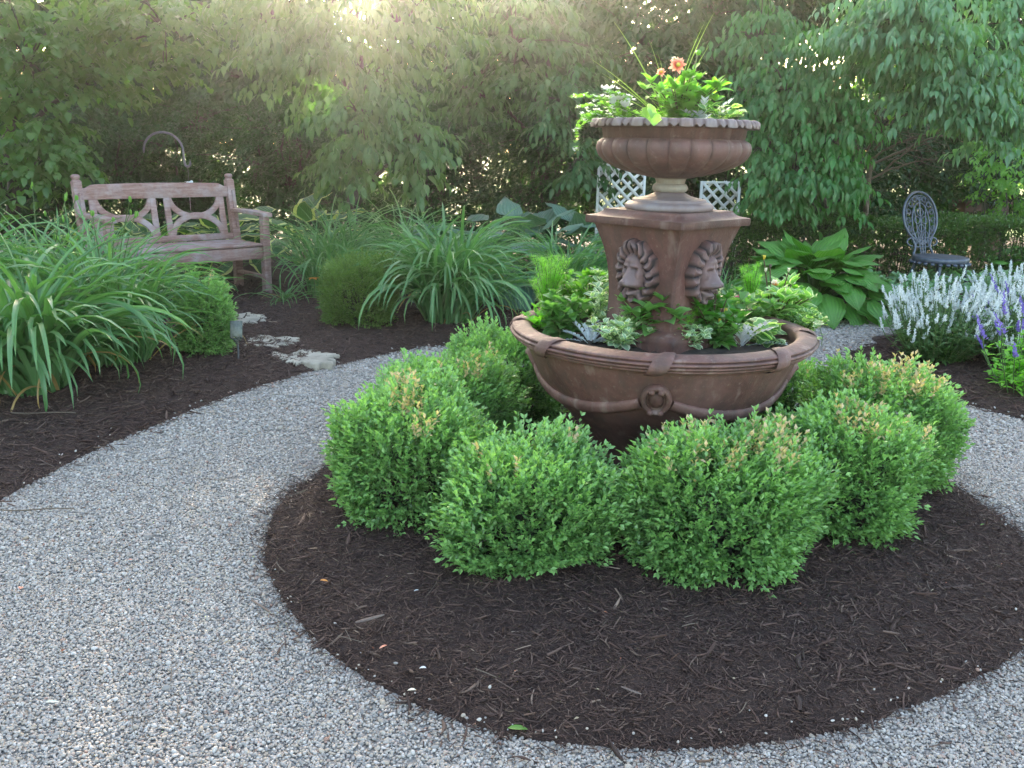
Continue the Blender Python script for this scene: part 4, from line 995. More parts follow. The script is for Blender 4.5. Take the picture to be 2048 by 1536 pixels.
# ---------------------------------------------------------------- clipped low hedge, right back
def hedge():
    x0, x1, y0 = 1.75, 5.6, 7.55; r = np.random.default_rng(61)
    T = thing('box_hedge', ((x0 + x1) / 2, 7.85, .04), 'low clipped dark green box hedge running behind the big hosta', 'hedge')
    W = x1 - x0; n = 13000; H = .56
    u = r.uniform(-W / 2, W / 2, n); k = r.random(n)
    zt = H + .03 * np.sin(u * 5) + .02 * np.sin(u * 13)
    front = k < .62
    P = np.stack([u, np.where(front, -.42 + .05 * np.sin(u * 7) + r.random(n) * .07, r.uniform(-.42, .3, n)), np.where(front, r.uniform(.0, 1, n) * zt, zt - r.random(n) * .05)], -1)
    ax = np.where(front[:, None], np.array([0, -1, .7]), np.array([0, -.3, 1.])) + r.normal(0, .45, (n, 3)); ax /= np.linalg.norm(ax, axis=1)[:, None]
    f = MB()
    for k in range(5):
        d = ax + r.normal(0, .55, (n, 3)); d /= np.linalg.norm(d, axis=1)[:, None]
        leafs(f, P + ax * .008 * k, np.arctan2(d[:, 1], d[:, 0]), np.arcsin(d[:, 2]), .024, .015, 'box', 2, 3, 0, .2, 0, r.random(n))
    f.build('foliage', M_boxd, T)
    s = MB()
    for k in range(120):
        q = r.uniform(-W / 2, W / 2); t = np.linspace(0, 1, 4)
        s.tube(np.stack([q + r.normal(0, .05) * t, -.1 + r.normal(0, .12) * t, t * H * .93 - .03], -1), np.linspace(.008, .003, 4), 5, caps=False)
    s.build('stems', M_bark, T)
hedge()

# ---------------------------------------------------------------- salvias and ground cover
def salvia(x, y, n, h, spread, seed, label, group, petal, z0=.05, spk=.085, lean=.35, ns=None, leafm=None):
    r = np.random.default_rng(seed); T = thing('salvia_plant', (x, y, z0), label, 'flowering plant', group)
    f = MB(); sp = MB(); st = MB()
    a = r.uniform(0, 2 * pi, n); rr = spread * np.sqrt(r.random(n)); hh = h * r.uniform(.42, 1.12, n) * (1 - .30 * (rr / spread) ** 2)
    top = np.stack([rr * np.cos(a), rr * np.sin(a), hh], -1); bot = top * [.35, .35, 0]
    t = np.linspace(0, 1, 5)[:, None]
    petal_parts = []
    for i in range(n): st.tube(bot[i] * (1 - t) ** 1.5 + top[i] * (1 - (1 - t) ** 1.5) * [1, 1, 0] + [[0, 0, hh[i]]] * t, .0025, 4, caps=False)
    m = 15                                      # leaves
    k = np.repeat(np.arange(n), m); tt = r.uniform(.05, .78, n * m)
    pos = bot[k] * (1 - tt[:, None]) + top[k] * tt[:, None] + r.normal(0, .015, (n * m, 3)) * [1, 1, .3]
    leafs(f, pos, r.uniform(0, 2 * pi, n * m), r.uniform(-.2, .8, n * m), r.uniform(.035, .06, n * m), .018, 'oval', 3, 3, .6, .2, 0, None)
    nf = 34; k = np.repeat(np.arange(n), nf); tt = np.tile(np.linspace(0, 1, nf), n)
    dirn = np.stack([np.cos(a) * lean * rr / spread, np.sin(a) * lean * rr / spread, np.ones(n)], -1); dirn /= np.linalg.norm(dirn, axis=1)[:, None]
    SL = spk * r.uniform(.45, 1.15, n); dirn = dirn + r.normal(0, .12, (n, 3)) * [1, 1, 0]
    pos = top[k] + dirn[k] * (SL[k] * (tt - .25))[:, None]
    aa = r.uniform(0, 2 * pi, n * nf); wl = (1.0 - .65 * tt)
    pos = pos + np.stack([np.cos(aa), np.sin(aa), 0 * aa], -1) * (.004 * wl)[:, None]
    leafs(sp, pos, aa, r.uniform(.2, 1.0, n * nf), .014 * wl + .004, .011 * wl + .003, 'oval', 2, 3, -.6, .3, 0, None)
    f.build('foliage', leafm or M_sagel, T); st.build('stems', M_greenstem, T)
    if n > 40: sp.build('flower_spikes', petal, T)
    else:
        for i in range(n):
            q = slice(i * nf, (i + 1) * nf); one = MB(); leafs(one, pos[q], aa[q], r.uniform(.2, 1.0, nf), .016 * wl[q] + .005, .013 * wl[q] + .003, 'oval', 2, 3, -.6, .3, 0, None); one.build('flower_spike', petal, T)
    return T
GS = 'white flowering salvias right of the gravel'
sv = [(2.42, 5.05, 'white salvia at the left tip of the patch by the gravel'), (2.85, 4.95, 'white salvia at the front middle of the patch'), (3.25, 4.75, 'white salvia at the front near the purple salvia'), (2.62, 5.5, 'white salvia behind the left tip of the patch'),
      (3.1, 5.45, 'white salvia in the centre of the patch'), (3.55, 5.25, 'white salvia toward the right edge of the photo'), (3.35, 5.95, 'white salvia at the back below the iron chair'), (3.9, 5.85, 'white salvia at the back right edge of the photo'), (3.72, 4.8, 'white salvia at the right edge in front')]
for i, (x, y, lab) in enumerate(sv):
    salvia(x - .08, y - .18, 120, .39, .33, 300 + i, lab, GS, M_wpetal)
GP = 'purple salvias at the right edge'
for i, (px, py, lab, n) in enumerate([(2010, 800, 'purple salvia with arching spikes low at the right edge', 26), (2020, 735, 'purple salvia behind it at the right edge beside the white ones', 22)]):
    x, y = G(px + 20, py); salvia(x, y, n, .42, .26, 320 + i, lab, GP, M_ppetal, spk=.13, lean=.9, leafm=M_fern)
def cover():
    r = np.random.default_rng(71); f = MB(); x0, y0 = 2.55, 6.25
    P = []
    for k in range(230):
        x = r.uniform(2.5, 3.9); y = r.uniform(6.15, 6.95); z = .05 + r.uniform(.10, .24)
        m = 12; a = r.uniform(0, 2 * pi, m)
        leafs(f, np.tile([x, y, z], (m, 1)) + r.normal(0, .012, (m, 3)), a, r.uniform(-.1, 1.1, m), .045, .036, 'oval', 3, 3, .5, -.1, 0, r.random(m))
    o = f.build('ground_cover', M_grnd); tag(o, 'pale grey green ground cover between the big hosta and white salvia', 'ground cover', kind='stuff')
cover()
def leafy(x, y, z, h, spread, nst, npair, L, W, seed, name, label, cat, mat, kind='oval', stem=M_greenstem, group=None, lean=.5, bend=.6, foldv=.15, el=(-.2, .6), sr=.0025, parent=None, seg=5, tipdir=None):
    r = np.random.default_rng(seed); T = thing(name, (x, y, z), label, cat, group)
    f = MB(); s = MB(); tops = []
    for i in range(nst):
        a = r.uniform(0, 2 * pi); q = spread * math.sqrt(r.random()); hh = h * r.uniform(.6, 1.05) * (1 - .3 * (q / spread) ** 2)
        e = np.array([q * math.cos(a), q * math.sin(a), hh])
        if tipdir is not None: e = e + np.array(tipdir) * r.uniform(.3, 1)
        t = np.linspace(0, 1, 6)[:, None]; C = np.array([e[0], e[1], 0]) * (lean * t + (1 - lean) * t ** 2) + np.array([0, 0, e[2]]) * t
        C[0, 2] = -.02
        s.tube(C, np.linspace(sr, sr * .6, 6), 5, caps=False); tops.append(C[-1])
        for k in range(npair):
            tt = (k + 1) / npair; p = np.array([np.interp(tt, t[:, 0], C[:, j]) for j in range(3)]); ph = k * pi / 2 + a
            sz = L * (1.1 - .45 * tt) * r.uniform(.8, 1.2)
            for sg in (0, pi):
                leafs(f, [p], [ph + sg + r.normal(0, .3)], [r.uniform(*el) + .5 * tt], sz, sz * W / L, kind, seg, 5, bend * r.uniform(.6, 1.3), foldv, r.normal(0, .3), [r.random()])
        leafs(f, np.tile(C[-1], (4, 1)), r.uniform(0, 2 * pi, 4), r.uniform(.5, 1.2, 4), L * .55, W * .5, kind, seg, 3, .4, foldv, 0, r.random(4))
    f.build('leaves', mat, T); s.build('stems', stem, T)
    return T, tops
x, y = G(1890, 745); leafy(x, y, .05, .11, .07, 9, 4, .045, .024, 333, 'seedling_plant', 'small green seedling alone in mulch right of the ring of boxwoods', 'plant', M_green)
x, y = G(2035, 800); leafy(x + .05, y + .15, .05, .16, .14, 14, 4, .06, .04, 334, 'yellow_leaved_plant', 'low yellow green leafy plant under the purple salvia', 'plant', M_fern)

# ---------------------------------------------------------------- plants in the lower bowl
SZ = .522
def at(px, py, z=SZ): return G(px, py, z)
def flower(p, petals, r, mat, seed=0, rows=2, el=.35, tilt=(0, 0), name='flower', parent=None, centre=M_yellow, W=None):
    f = MB()
    for k in range(rows):
        n = petals
        leafs(f, np.tile(p, (n, 1)), np.arange(n) * 2 * pi / n + k * pi / n, el + k * .45, r * (1 - .18 * k), W or r * .5, 'oval', 4, 3, -.2, .25, 0, None)
    o = f.build(name, mat, parent)
    c = MB(); c.ball(np.asarray(p) + [0, 0, r * .12], r * .2, 6, (1, 1, .7)); c.build('flower_centre', centre, o)
    return o
def fern(x, y, z, h, n, seed, label, spread=.07, tall=True, dirv=None):
    r = np.random.default_rng(seed); T = thing('asparagus_fern', (x, y, z), label, 'fern plant', 'feathery ferns in the lower bowl'); f = MB(); s = MB()
    for i in range(n):
        a = r.uniform(0, 2 * pi); q = spread * math.sqrt(r.random()) if tall else spread * r.uniform(.6, 1.2)
        e = np.array([q * math.cos(a), q * math.sin(a), h * r.uniform(.6, 1)])
        if dirv is not None: e += np.array(dirv) * r.uniform(.4, 1)
        t = np.linspace(0, 1, 26)[:, None]; C = np.array([e[0], e[1], 0]) * t ** 1.5 + np.array([0, 0, e[2]]) * (t if tall else np.sin(t * pi * .62))
        s.tube(C[::3], .0012, 4, caps=False)
        for k in range(4, 26):
            m = 16; br = .026 * (1 - .55 * (k / 26)); ph = r.uniform(0, 2 * pi, m)
            off = np.stack([np.cos(ph), np.sin(ph), r.normal(0, .3, m)], -1) * r.uniform(.1, 1, m)[:, None] * br
            leafs(f, C[k] + off * .8, ph + r.normal(0, .6, m), r.uniform(-.2, 1.1, m), r.uniform(.014, .028, m), .0036, 'blade', 1, 2, 0, 0, 0, r.random(m))
    f.build('needles', M_fern, T); s.build('stems', M_greenstem, T); return T
x, y = at(1095, 640); fern(x, y, SZ, .235, 22, 401, 'tall upright feathery fern at the left end of the lower bowl', .075)
x, y = at(1140, 628); fern(x, y, SZ, .13, 8, 402, 'shorter feathery fern behind the tall one, leaning right', .09, True, (.08, .02, 0))
x, y = at(1350, 688); fern(x, y, SZ, .15, 26, 403, 'airy bright fern spilling before the pedestal corner', .10, True, (.03, -.01, 0))
x, y = at(1500, 622); fern(x, y, SZ, .20, 10, 404, 'feathery fern standing right of the pedestal at the back of the bowl', .05)
GD = 'leafy bedding plants in the lower bowl'
x, y = at(1125, 672); leafy(x, y, SZ, .14, .085, 22, 5, .068, .038, 405, 'bedding_plant', 'bright green rosette plant with yellow bud near the left rim', 'plant', M_green, 'oval', group=GD)
x, y = at(1180, 640); leafy(x, y, SZ, .19, .08, 18, 5, .070, .036, 421, 'bedding_plant', 'lime green plant with pale flower bud before the left pedestal face', 'plant', M_bright, 'point', group=GD)
T_, tp = leafy(*at(1240, 655), SZ, .225, .13, 34, 7, .058, .032, 406, 'variegated_sage', 'grey green cream edged sage bush before the left pedestal face', 'plant', M_var, 'oval')
x, y = at(1240, 695); leafy(x, y, SZ, .10, .10, 24, 4, .05, .030, 422, 'variegated_sage', 'low cream edged sage sprigs at the front left rim', 'plant', M_var, 'oval')
T_, tp = leafy(*at(1305, 690), SZ, .19, .11, 16, 6, .085, .056, 407, 'dahlia_plant', 'leafy green dahlia with a small peach bud below the left lion', 'dahlia', M_green, 'point', stem=M_redstem, group='dahlias in the planter', sr=.003)
tp_ = max(tp, key=lambda q: q[2]); b = MB(); s = MB(); s.tube([tp_, tp_ + [-.004, -.01, .03], tp_ + [-.012, -.015, .055]], .002, 5); s.build('flower_stalk', M_redstem, T_)
leafs(b, np.tile(tp_ + [-.012, -.015, .055], (7, 1)), np.arange(7) * .9, 1.1, .017, .010, 'oval', 3, 3, -.2, .3); b.build('bud', M_orange, T_)
T_, tp = leafy(*at(1425, 690), SZ, .185, .10, 18, 5, .080, .042, 408, 'dahlia_plant', 'dark stemmed dahlia with glossy leaves below the right lion', 'dahlia', leafmat('glossy_leaf', (.035, .14, .02), (.07, .21, .035), trans=.4, rough=.3), 'point', stem=M_redstem, group='dahlias in the planter', sr=.003)
s = MB(); s.tube([(-.01, 0, .0), (0, .01, .10), (.0, .01, .215)], .0022, 5); s.build('bare_stalk', M_redstem, T_)
b = MB(); b.ball((.03, -.02, .12), .008, 6, (.8, .8, 1.2)); b.ball((.01, -.03, .09), .006, 6); b.build('bud', M_yellow, T_)
def zin(px, py, d, T):      # photo pixel at depth d in the local space of T
    a = Z(px, py, d); return np.array(a) - np.array(T.location)
T_, tp = leafy(*at(1548, 655), SZ, .17, .12, 17, 4, .10, .060, 409, 'dahlia_plant', 'pale variegated dahlia with orange and cream bloom and bare flower stalks', 'dahlia', leafmat('pale_dahlia_leaf', (.16, .34, .10), (.26, .42, .16), edge=(.66, .70, .48), trans=.4, rough=.4, edge_at=.8), 'point', stem=M_redstem, group='dahlias in the planter', sr=.0032)
d9 = T_.location[1]
for (px, py, kind) in ((1549, 572, 'bloom'), (1528, 520, 'bud'), (1531, 545, 'dead'), (1540, 538, 'brown'), (1577, 545, 'dead')):
    q = zin(px, py, d9, T_); s = MB(); q0 = np.array([(q[0]) * .25, 0, .03]); s.tube([q0, q * .55 + [0, .01, 0], q], .0024, 5); s.build('flower_stalk', M_redstem, T_)
    b = MB()
    if kind == 'bloom':
        leafs(b, np.tile(q, (14, 1)), np.arange(14) * .449 * 2, np.where(np.arange(14) % 2, .55, 1.0), .026, .015, 'oval', 4, 3, -.3, .3); o = b.build('bloom', M_cream, T_)
        b = MB(); leafs(b, np.tile(q + [0, -.006, .002], (34, 1)), np.arange(34) * 2.4, np.linspace(.1, 1.4, 34), .017, .006, 'oval', 2, 3, -.3, .3); b.build('bloom_centre', M_orange, o)
    else:
        mm = {'bud': M_yellow, 'dead': M_cream, 'brown': M_twig}[kind]
        leafs(b, np.tile(q, (9, 1)), np.arange(9) * .8, 1.0, .019, .010, 'oval', 3, 3, -.5, .3); b.build('bud', mm, T_)
T_ = thing('magenta_flower', (*at(1475, 640), SZ), 'small magenta flower spike right of the lion pedestal', 'flower')
q = zin(1475, 598, T_.location[1], T_); s = MB(); s.tube([(0, 0, -.02), q * .5, q], .0018, 5); s.build('stem', M_greenstem, T_)
b = MB(); leafs(b, q + rng.normal(0, .006, (30, 3)) * [1, 1, 1.2], rng.uniform(0, 6.28, 30), rng.uniform(-.5, 1.2, 30), .012, .009, 'oval', 2, 3, 0, .2); b.build('petals', M_pink, T_)
def dusty(x, y, z, h, seed, label, n=16):
    r = np.random.default_rng(seed); T = thing('dusty_miller', (x, y, z), label, 'silver plant', 'silver leaved plants in the planter'); f = MB()
    for i in range(n):
        a = r.uniform(0, 2 * pi); e = r.uniform(.5, 1.35); L = h * r.uniform(.75, 1.15)
        C = leafs(f, [[r.normal(0, .006), r.normal(0, .006), -.01]], [a], [e], L, .010, 'oval', 6, 3, .7, .1, 0, [r.random()])[0]
        for k in (2, 3, 4, 5, 6):
            for sg in (-1, 1):
                leafs(f, [C[k]], [a + sg * .75], [e - .25], L * .24, L * .12, 'oval', 2, 3, .3, .1, 0, [r.random()])
    f.build('leaves', M_silver, T)
x, y = at(1180, 685); dusty(x, y, SZ, .09, 451, 'silvery dusty miller in the left half of the lower bowl')
x, y = at(1483, 690); dusty(x, y, SZ, .12, 452, 'silvery dusty miller in the right half of the lower bowl', 14)
def trail(T, f, s, P, seed, L=.035, W=.032, kind='lobed', step=.025):
    r = np.random.default_rng(seed); P = np.asarray(P, float); d = np.concatenate([[0], np.cumsum(np.linalg.norm(np.diff(P, axis=0), axis=1))])
    tt = np.arange(0, d[-1], .008); C = np.stack([np.interp(tt, d, P[:, j]) for j in range(3)], -1); C += np.cumsum(r.normal(0, .0006, C.shape), 0)
    s.tube(C, .0013, 4, caps=False)
    k = np.arange(0, len(C), max(1, int(step / .008))); m = len(k)
    leafs(f, C[k] + r.normal(0, .004, (m, 3)) + [0, 0, .006], r.uniform(0, 6.28, m), r.uniform(-.1, .8, m), L * r.uniform(.6, 1.2, m), W * r.uniform(.7, 1.2, m), kind, 7, 5, .4, .08, r.normal(0, .3, m), r.random(m))
def ivy(x, y, z, label, seed, n, big, paths=(), spread=.08):
    T = thing('variegated_ivy', (x, y, z), label, 'ivy', 'cream edged ivies in the planter'); f = MB(); s = MB(); r = np.random.default_rng(seed)
    for i in range(n):
        a = r.uniform(0, 2 * pi); e = np.array([math.cos(a), math.sin(a), 0]) * spread * r.uniform(.4, 1.1)
        trail(T, f, s, [(0, 0, -.01), e * .4 + [0, 0, .05 * r.random() + .02], e + [0, 0, .03 * r.random() + .01]], seed * 31 + i, big, big * .95, step=.022)
    for i, P in enumerate(paths): trail(T, f, s, P, seed * 7 + i, big * .8, big * .75, step=.03)
    f.build('leaves', M_ivy, T); s.build('vines', M_greenstem, T); return T
leafy(*at(1390, 640), SZ, .13, .09, 16, 5, .07, .038, 431, 'bedding_plant', 'low green filler plant hugging the right pedestal face', 'plant', M_green, 'point', group=GD)
leafy(*at(1080, 665), SZ, .09, .08, 16, 4, .05, .026, 432, 'bedding_plant', 'small leafy filler plant under the tall fern', 'plant', M_fern, 'oval', group=GD)
leafy(*at(1590, 640), SZ, .12, .08, 16, 4, .06, .036, 433, 'bedding_plant', 'pale green filler plant at the far right inside the bowl', 'plant', M_bright, 'oval', group=GD)
leafy(*at(1230, 610), SZ, .16, .08, 14, 5, .055, .030, 434, 'bedding_plant', 'taller green plant at the back left of the bowl against the pedestal', 'plant', M_green, 'point', group=GD)
leafy(*at(1130, 620), SZ, .15, .10, 18, 5, .055, .030, 435, 'bedding_plant', 'lime leaved filler plant at the back left rim of the bowl', 'plant', M_bright, 'oval', group=GD)
leafy(*at(1200, 668), SZ, .13, .09, 18, 5, .052, .030, 436, 'variegated_sage', 'pale sage sprigs between the silver plant and the dahlia', 'plant', M_var, 'oval')
leafy(*at(1490, 665), SZ, .15, .09, 16, 5, .062, .036, 437, 'bedding_plant', 'mid green leafy filler plant beside the right silver plant', 'plant', M_green, 'point', group=GD)
leafy(*at(1610, 668), SZ, .08, .07, 14, 4, .045, .036, 438, 'variegated_ivy', 'cream ivy tuft tight against the right rim of the bowl', 'ivy', M_ivy, 'lobed')
leafy(*at(1435, 694), SZ, .10, .09, 22, 4, .055, .026, 441, 'bedding_plant', 'low leafy filler plant at the front right of the bowl soil', 'plant', M_green, 'point', group=GD)
leafy(*at(1375, 698), SZ, .07, .07, 18, 3, .045, .026, 442, 'variegated_sage', 'tiny cream edged sage sprigs right at the front rim of the bowl', 'plant', M_var, 'oval')
leafy(*at(1265, 690), SZ, .10, .07, 16, 5, .048, .028, 443, 'variegated_sage', 'grey cream sage sprigs left of the dahlia at the front rim', 'plant', M_var, 'oval')
x, y = at(1525, 688); ivy(x, y, SZ, 'ivy with large cream edged leaves at the front right of the lower bowl', 461, 13, .060, (), .07)
x, y = at(1580, 660); 
e1 = np.array([.509 * math.cos(-.25) + UX - x, .509 * math.sin(-.25) + UY - y, .075])
ivy(x, y, SZ, 'ivy trailing over the right rim of the lower bowl with one bright hanging leaf', 462, 10, .036, ([(0, 0, 0), e1 * .6 + [0, 0, .03], e1, e1 + [.01, -.01, -.03], e1 + [.008, -.012, -.06]], [(0, 0, 0), (.05, .04, .06), (.09, .05, .075), (.12, .04, .05)]), .08)
b = MB(); q = np.array(Z(1602, 676, 2.93)); leafs(b, [q + [0, -.01, .02]], [-1.2], [-.9], .045, .05, 'lobed', 8, 7, .3, .05, 0, [1.]); tag(b.build('ivy_leaf', M_bright), 'single bright yellow green ivy leaf lying over the right bowl rim', 'leaf')

# ---------------------------------------------------------------- plants in the upper urn
UZ = 1.213
T_, tp = leafy(UX + .01, UY - .03, UZ, .165, .12, 30, 5, .070, .040, 501, 'dahlia_plant', 'dahlia bush with coral pink bloom in the upper urn', 'dahlia', leafmat('fresh_dahlia_leaf', (.08, .22, .045), (.15, .32, .07), trans=.45, rough=.38), 'point', stem=M_redstem, group='dahlias in the planter', sr=.0025)
def face_bloom(mb, q, n, r, W, kind='point', lift=.9, tilt=.25):
    "petals of a bloom whose face is turned outward from the planting"
    t = MB(); ii = np.arange(n); leafs(t, np.zeros((n, 3)), ii * 2.4, lift - lift * 1.15 * (ii / n), r * (.6 + .45 * ii / n), W, kind, 4, 3, -.3, .3, 0, None)
    Mx = np.array(Matrix.Rotation(R_(68), 3, 'X')); V = np.concatenate(t.v) @ Mx.T + q; mb.add(V, q=np.concatenate(t.q), a=np.concatenate(t.a))
def zi(px, py, d=None): return zin(px, py, T_.location[1] if d is None else d, T_)
for (px, py, rr, mm) in ((1355, 132, .031, M_coral), (1322, 145, .016, M_coral), (1348, 118, .010, M_cream)):
    q = zi(px, py); s = MB(); s.tube([(q[0] * .5, 0, .08), q * .75 + [0, 0, .02], q], .002, 5); s.build('flower_stalk', M_redstem, T_)
    b = MB(); n = 26
    face_bloom(b, q, n, rr, rr * .5)
    o = b.build('bloom', mm, T_); c = MB(); c.ball(q + [0, -rr * .45, rr * .1], rr * .22, 6); c.build('bloom_centre', M_yellow, o)
q = zi(1397, 105); s = MB(); s.tube([(.03, 0, .10), q * .8, q], .002, 5); s.build('flower_stalk', M_greenstem, T_)
b = MB(); b.ball(q, .009, 6); leafs(b, np.tile(q, (6, 1)), np.arange(6) * 1.05, -.2, .014, .005, 'blade', 2, 3, -.4, .2); b.build('bud', M_bright, T_)
q = zi(1395, 132); b = MB(); leafs(b, [q - [.012, 0, .012]], [.6], [.9], .035, .026, 'oval', 5, 5, .3, .1); b.build('top_leaf', M_bright, T_)
T_ = thing('spike_grass', (UX - .01, UY + .03, UZ), 'long thin arching spike grass blades rising from the urn', 'grass plant'); b = MB()
for (px, py, e0, W) in ((1232, 42, 1.25, .010), (1432, 22, 1.25, .007), (1413, 42, 1.2, .007), (1186, 117, .75, .007), (1207, 145, .6, .006), (1318, 103, 1.4, .006), (1424, 86, .95, .007), (1222, 185, .45, .005), (1300, 75, 1.35, .006)):
    q = zin(px, py, UY - .0, T_); W = W * 1.5; L = np.linalg.norm(q) * 1.02; aim = math.atan2(q[2], abs(q[0]))
    bd = .30 if aim > .6 else .5
    leafs(b, [[q[0] * .02, 0, 0]], [0 if q[0] > 0 else pi], [aim + bd / 2], L, W, 'blade', 16, 3, bd, .35, 0, [rng.random()])
for k in range(6): leafs(b, [[0, 0, 0]], [rng.uniform(0, 6.28)], [rng.uniform(.8, 1.4)], .16, .006, 'blade', 8, 3, .5, .3)
b.build('blades', leafmat('spike_leaf', (.13, .24, .07), (.20, .33, .10), trans=.4, rough=.4), T_)
T_ = thing('white_bacopa', (UX - .16, UY - .06, UZ), 'white flowered bacopa trailing over the left side of the urn', 'trailing plant'); f = MB(); s = MB(); w_ = MB(); r = np.random.default_rng(77)
ends = [(1145, 195), (1160, 215), (1150, 300), (1152, 262), (1175, 245), (1215, 185), (1240, 190), (1195, 200), (1165, 235), (1230, 215), (1260, 200)]
for i, (px, py) in enumerate(ends):
    q = zin(px, py, UY - .10 - .05 * r.random(), T_); hang = py > 225
    P = [(0, 0, 0), (q[0] * .5, q[1] * .5, max(q[2], .02) * .6 + .035), q] if not hang else [(0, 0, 0), (-.09, -.04, .035), (q[0] * .95, q[1], q[2] * .35 + .02), q]
    P = np.array(P); d = np.concatenate([[0], np.cumsum(np.linalg.norm(np.diff(P, axis=0), axis=1))]); tt = np.linspace(0, d[-1], 26); C = np.stack([np.interp(tt, d, P[:, j]) for j in range(3)], -1)
    C[1:-1] = (C[:-2] + C[1:-1] + C[2:]) / 3; C += r.normal(0, .002, C.shape); s.tube(C, .0011, 4, caps=False)
    leafs(f, np.repeat(C, 3, 0), r.uniform(0, 6.28, 78), r.uniform(-.2, 1.2, 78), r.uniform(.010, .018, 78), .012, 'oval', 3, 3, .3, .1, 0, None)
    k = r.choice(26, 7); fl_ = np.repeat(C[k] + r.normal(0, .008, (7, 3)), 5, 0); leafs(w_, fl_, np.tile(np.arange(5) * 1.257, 7), r.uniform(-.1, .8, 35), .0115, .010, 'oval', 2, 3, 0, .1)
    fl_ = np.repeat([C[-1]], 6, 0) + r.normal(0, .003, (6, 3)); leafs(w_, fl_, np.arange(6) * 1.05, r.uniform(0, 1, 6), .011, .009, 'oval', 2, 3, 0, .1)
f.build('leaves', M_bright, T_); s.build('vines', M_greenstem, T_); w_.build('blossoms', M_wpetal, T_)
T_ = thing('white_petunia', (UX - .09, UY - .08, UZ), 'cluster of white papery petunia blooms left of the dahlia', 'flower'); f = MB()
for i, (px, py) in enumerate(((1225, 208), (1238, 200), (1250, 215), (1215, 180))):
    q = zin(px, py, UY - .1, T_); n = 7; leafs(f, np.tile(q, (n, 1)), np.arange(n) * .9, r.uniform(.2, .9), .026, .024, 'oval', 4, 5, -.3, .1, 0, None, wave=.2)
f.build('petals', M_wpetal, T_); s = MB()
for px, py in ((1225, 208), (1250, 215), (1215, 180)): q = zin(px, py, UY - .1, T_); s.tube([(0, 0, -.01), q * .5 + [0, 0, .01], q], .0015, 4)
s.build('stems', M_greenstem, T_)
x, y, z = Z(1418, 215, UY - .04); dusty(x - .015, y, UZ, .105, 453, 'silvery white dusty miller in the right half of the urn', 20)
ivy(UX + .13, UY - .10, UZ, 'cream edged ivy low along the right side of the urn', 463, 9, .034, (), .09)
T_ = thing('variegated_ivy', (UX - .08, UY - .20, UZ + .01), 'ivy with bright lime leaves hanging over the front of the urn rim', 'ivy', 'cream edged ivies in the planter'); f = MB()
for (px, py, L) in ((1300, 222, .045), (1309, 240, .040), (1292, 228, .036)):
    q = zin(px, py, UY - .285, T_); leafs(f, [q + [0, .0, .02]], [-pi / 2 + rng.normal(0, .3)], [-1.1], L, L * 1.0, 'lobed', 8, 7, .3, .06, rng.normal(0, .3), [1.])
f.build('leaves', leafmat('lime_ivy_leaf', (.08, .20, .04), (.13, .27, .055), edge=(.26, .36, .12), trans=.3, rough=.4, edge_at=.8), T_); s = MB(); s.tube([(0, .05, .0), (0, -.02, .02), (0, -.06, .005)], .0015, 4); s.build('vines', M_greenstem, T_)
leafy(UX - .07, UY - .08, UZ, .045, .10, 14, 3, .030, .020, 512, 'bedding_plant', 'small green filler leaves along the front of the urn soil', 'plant', M_bright, 'oval')

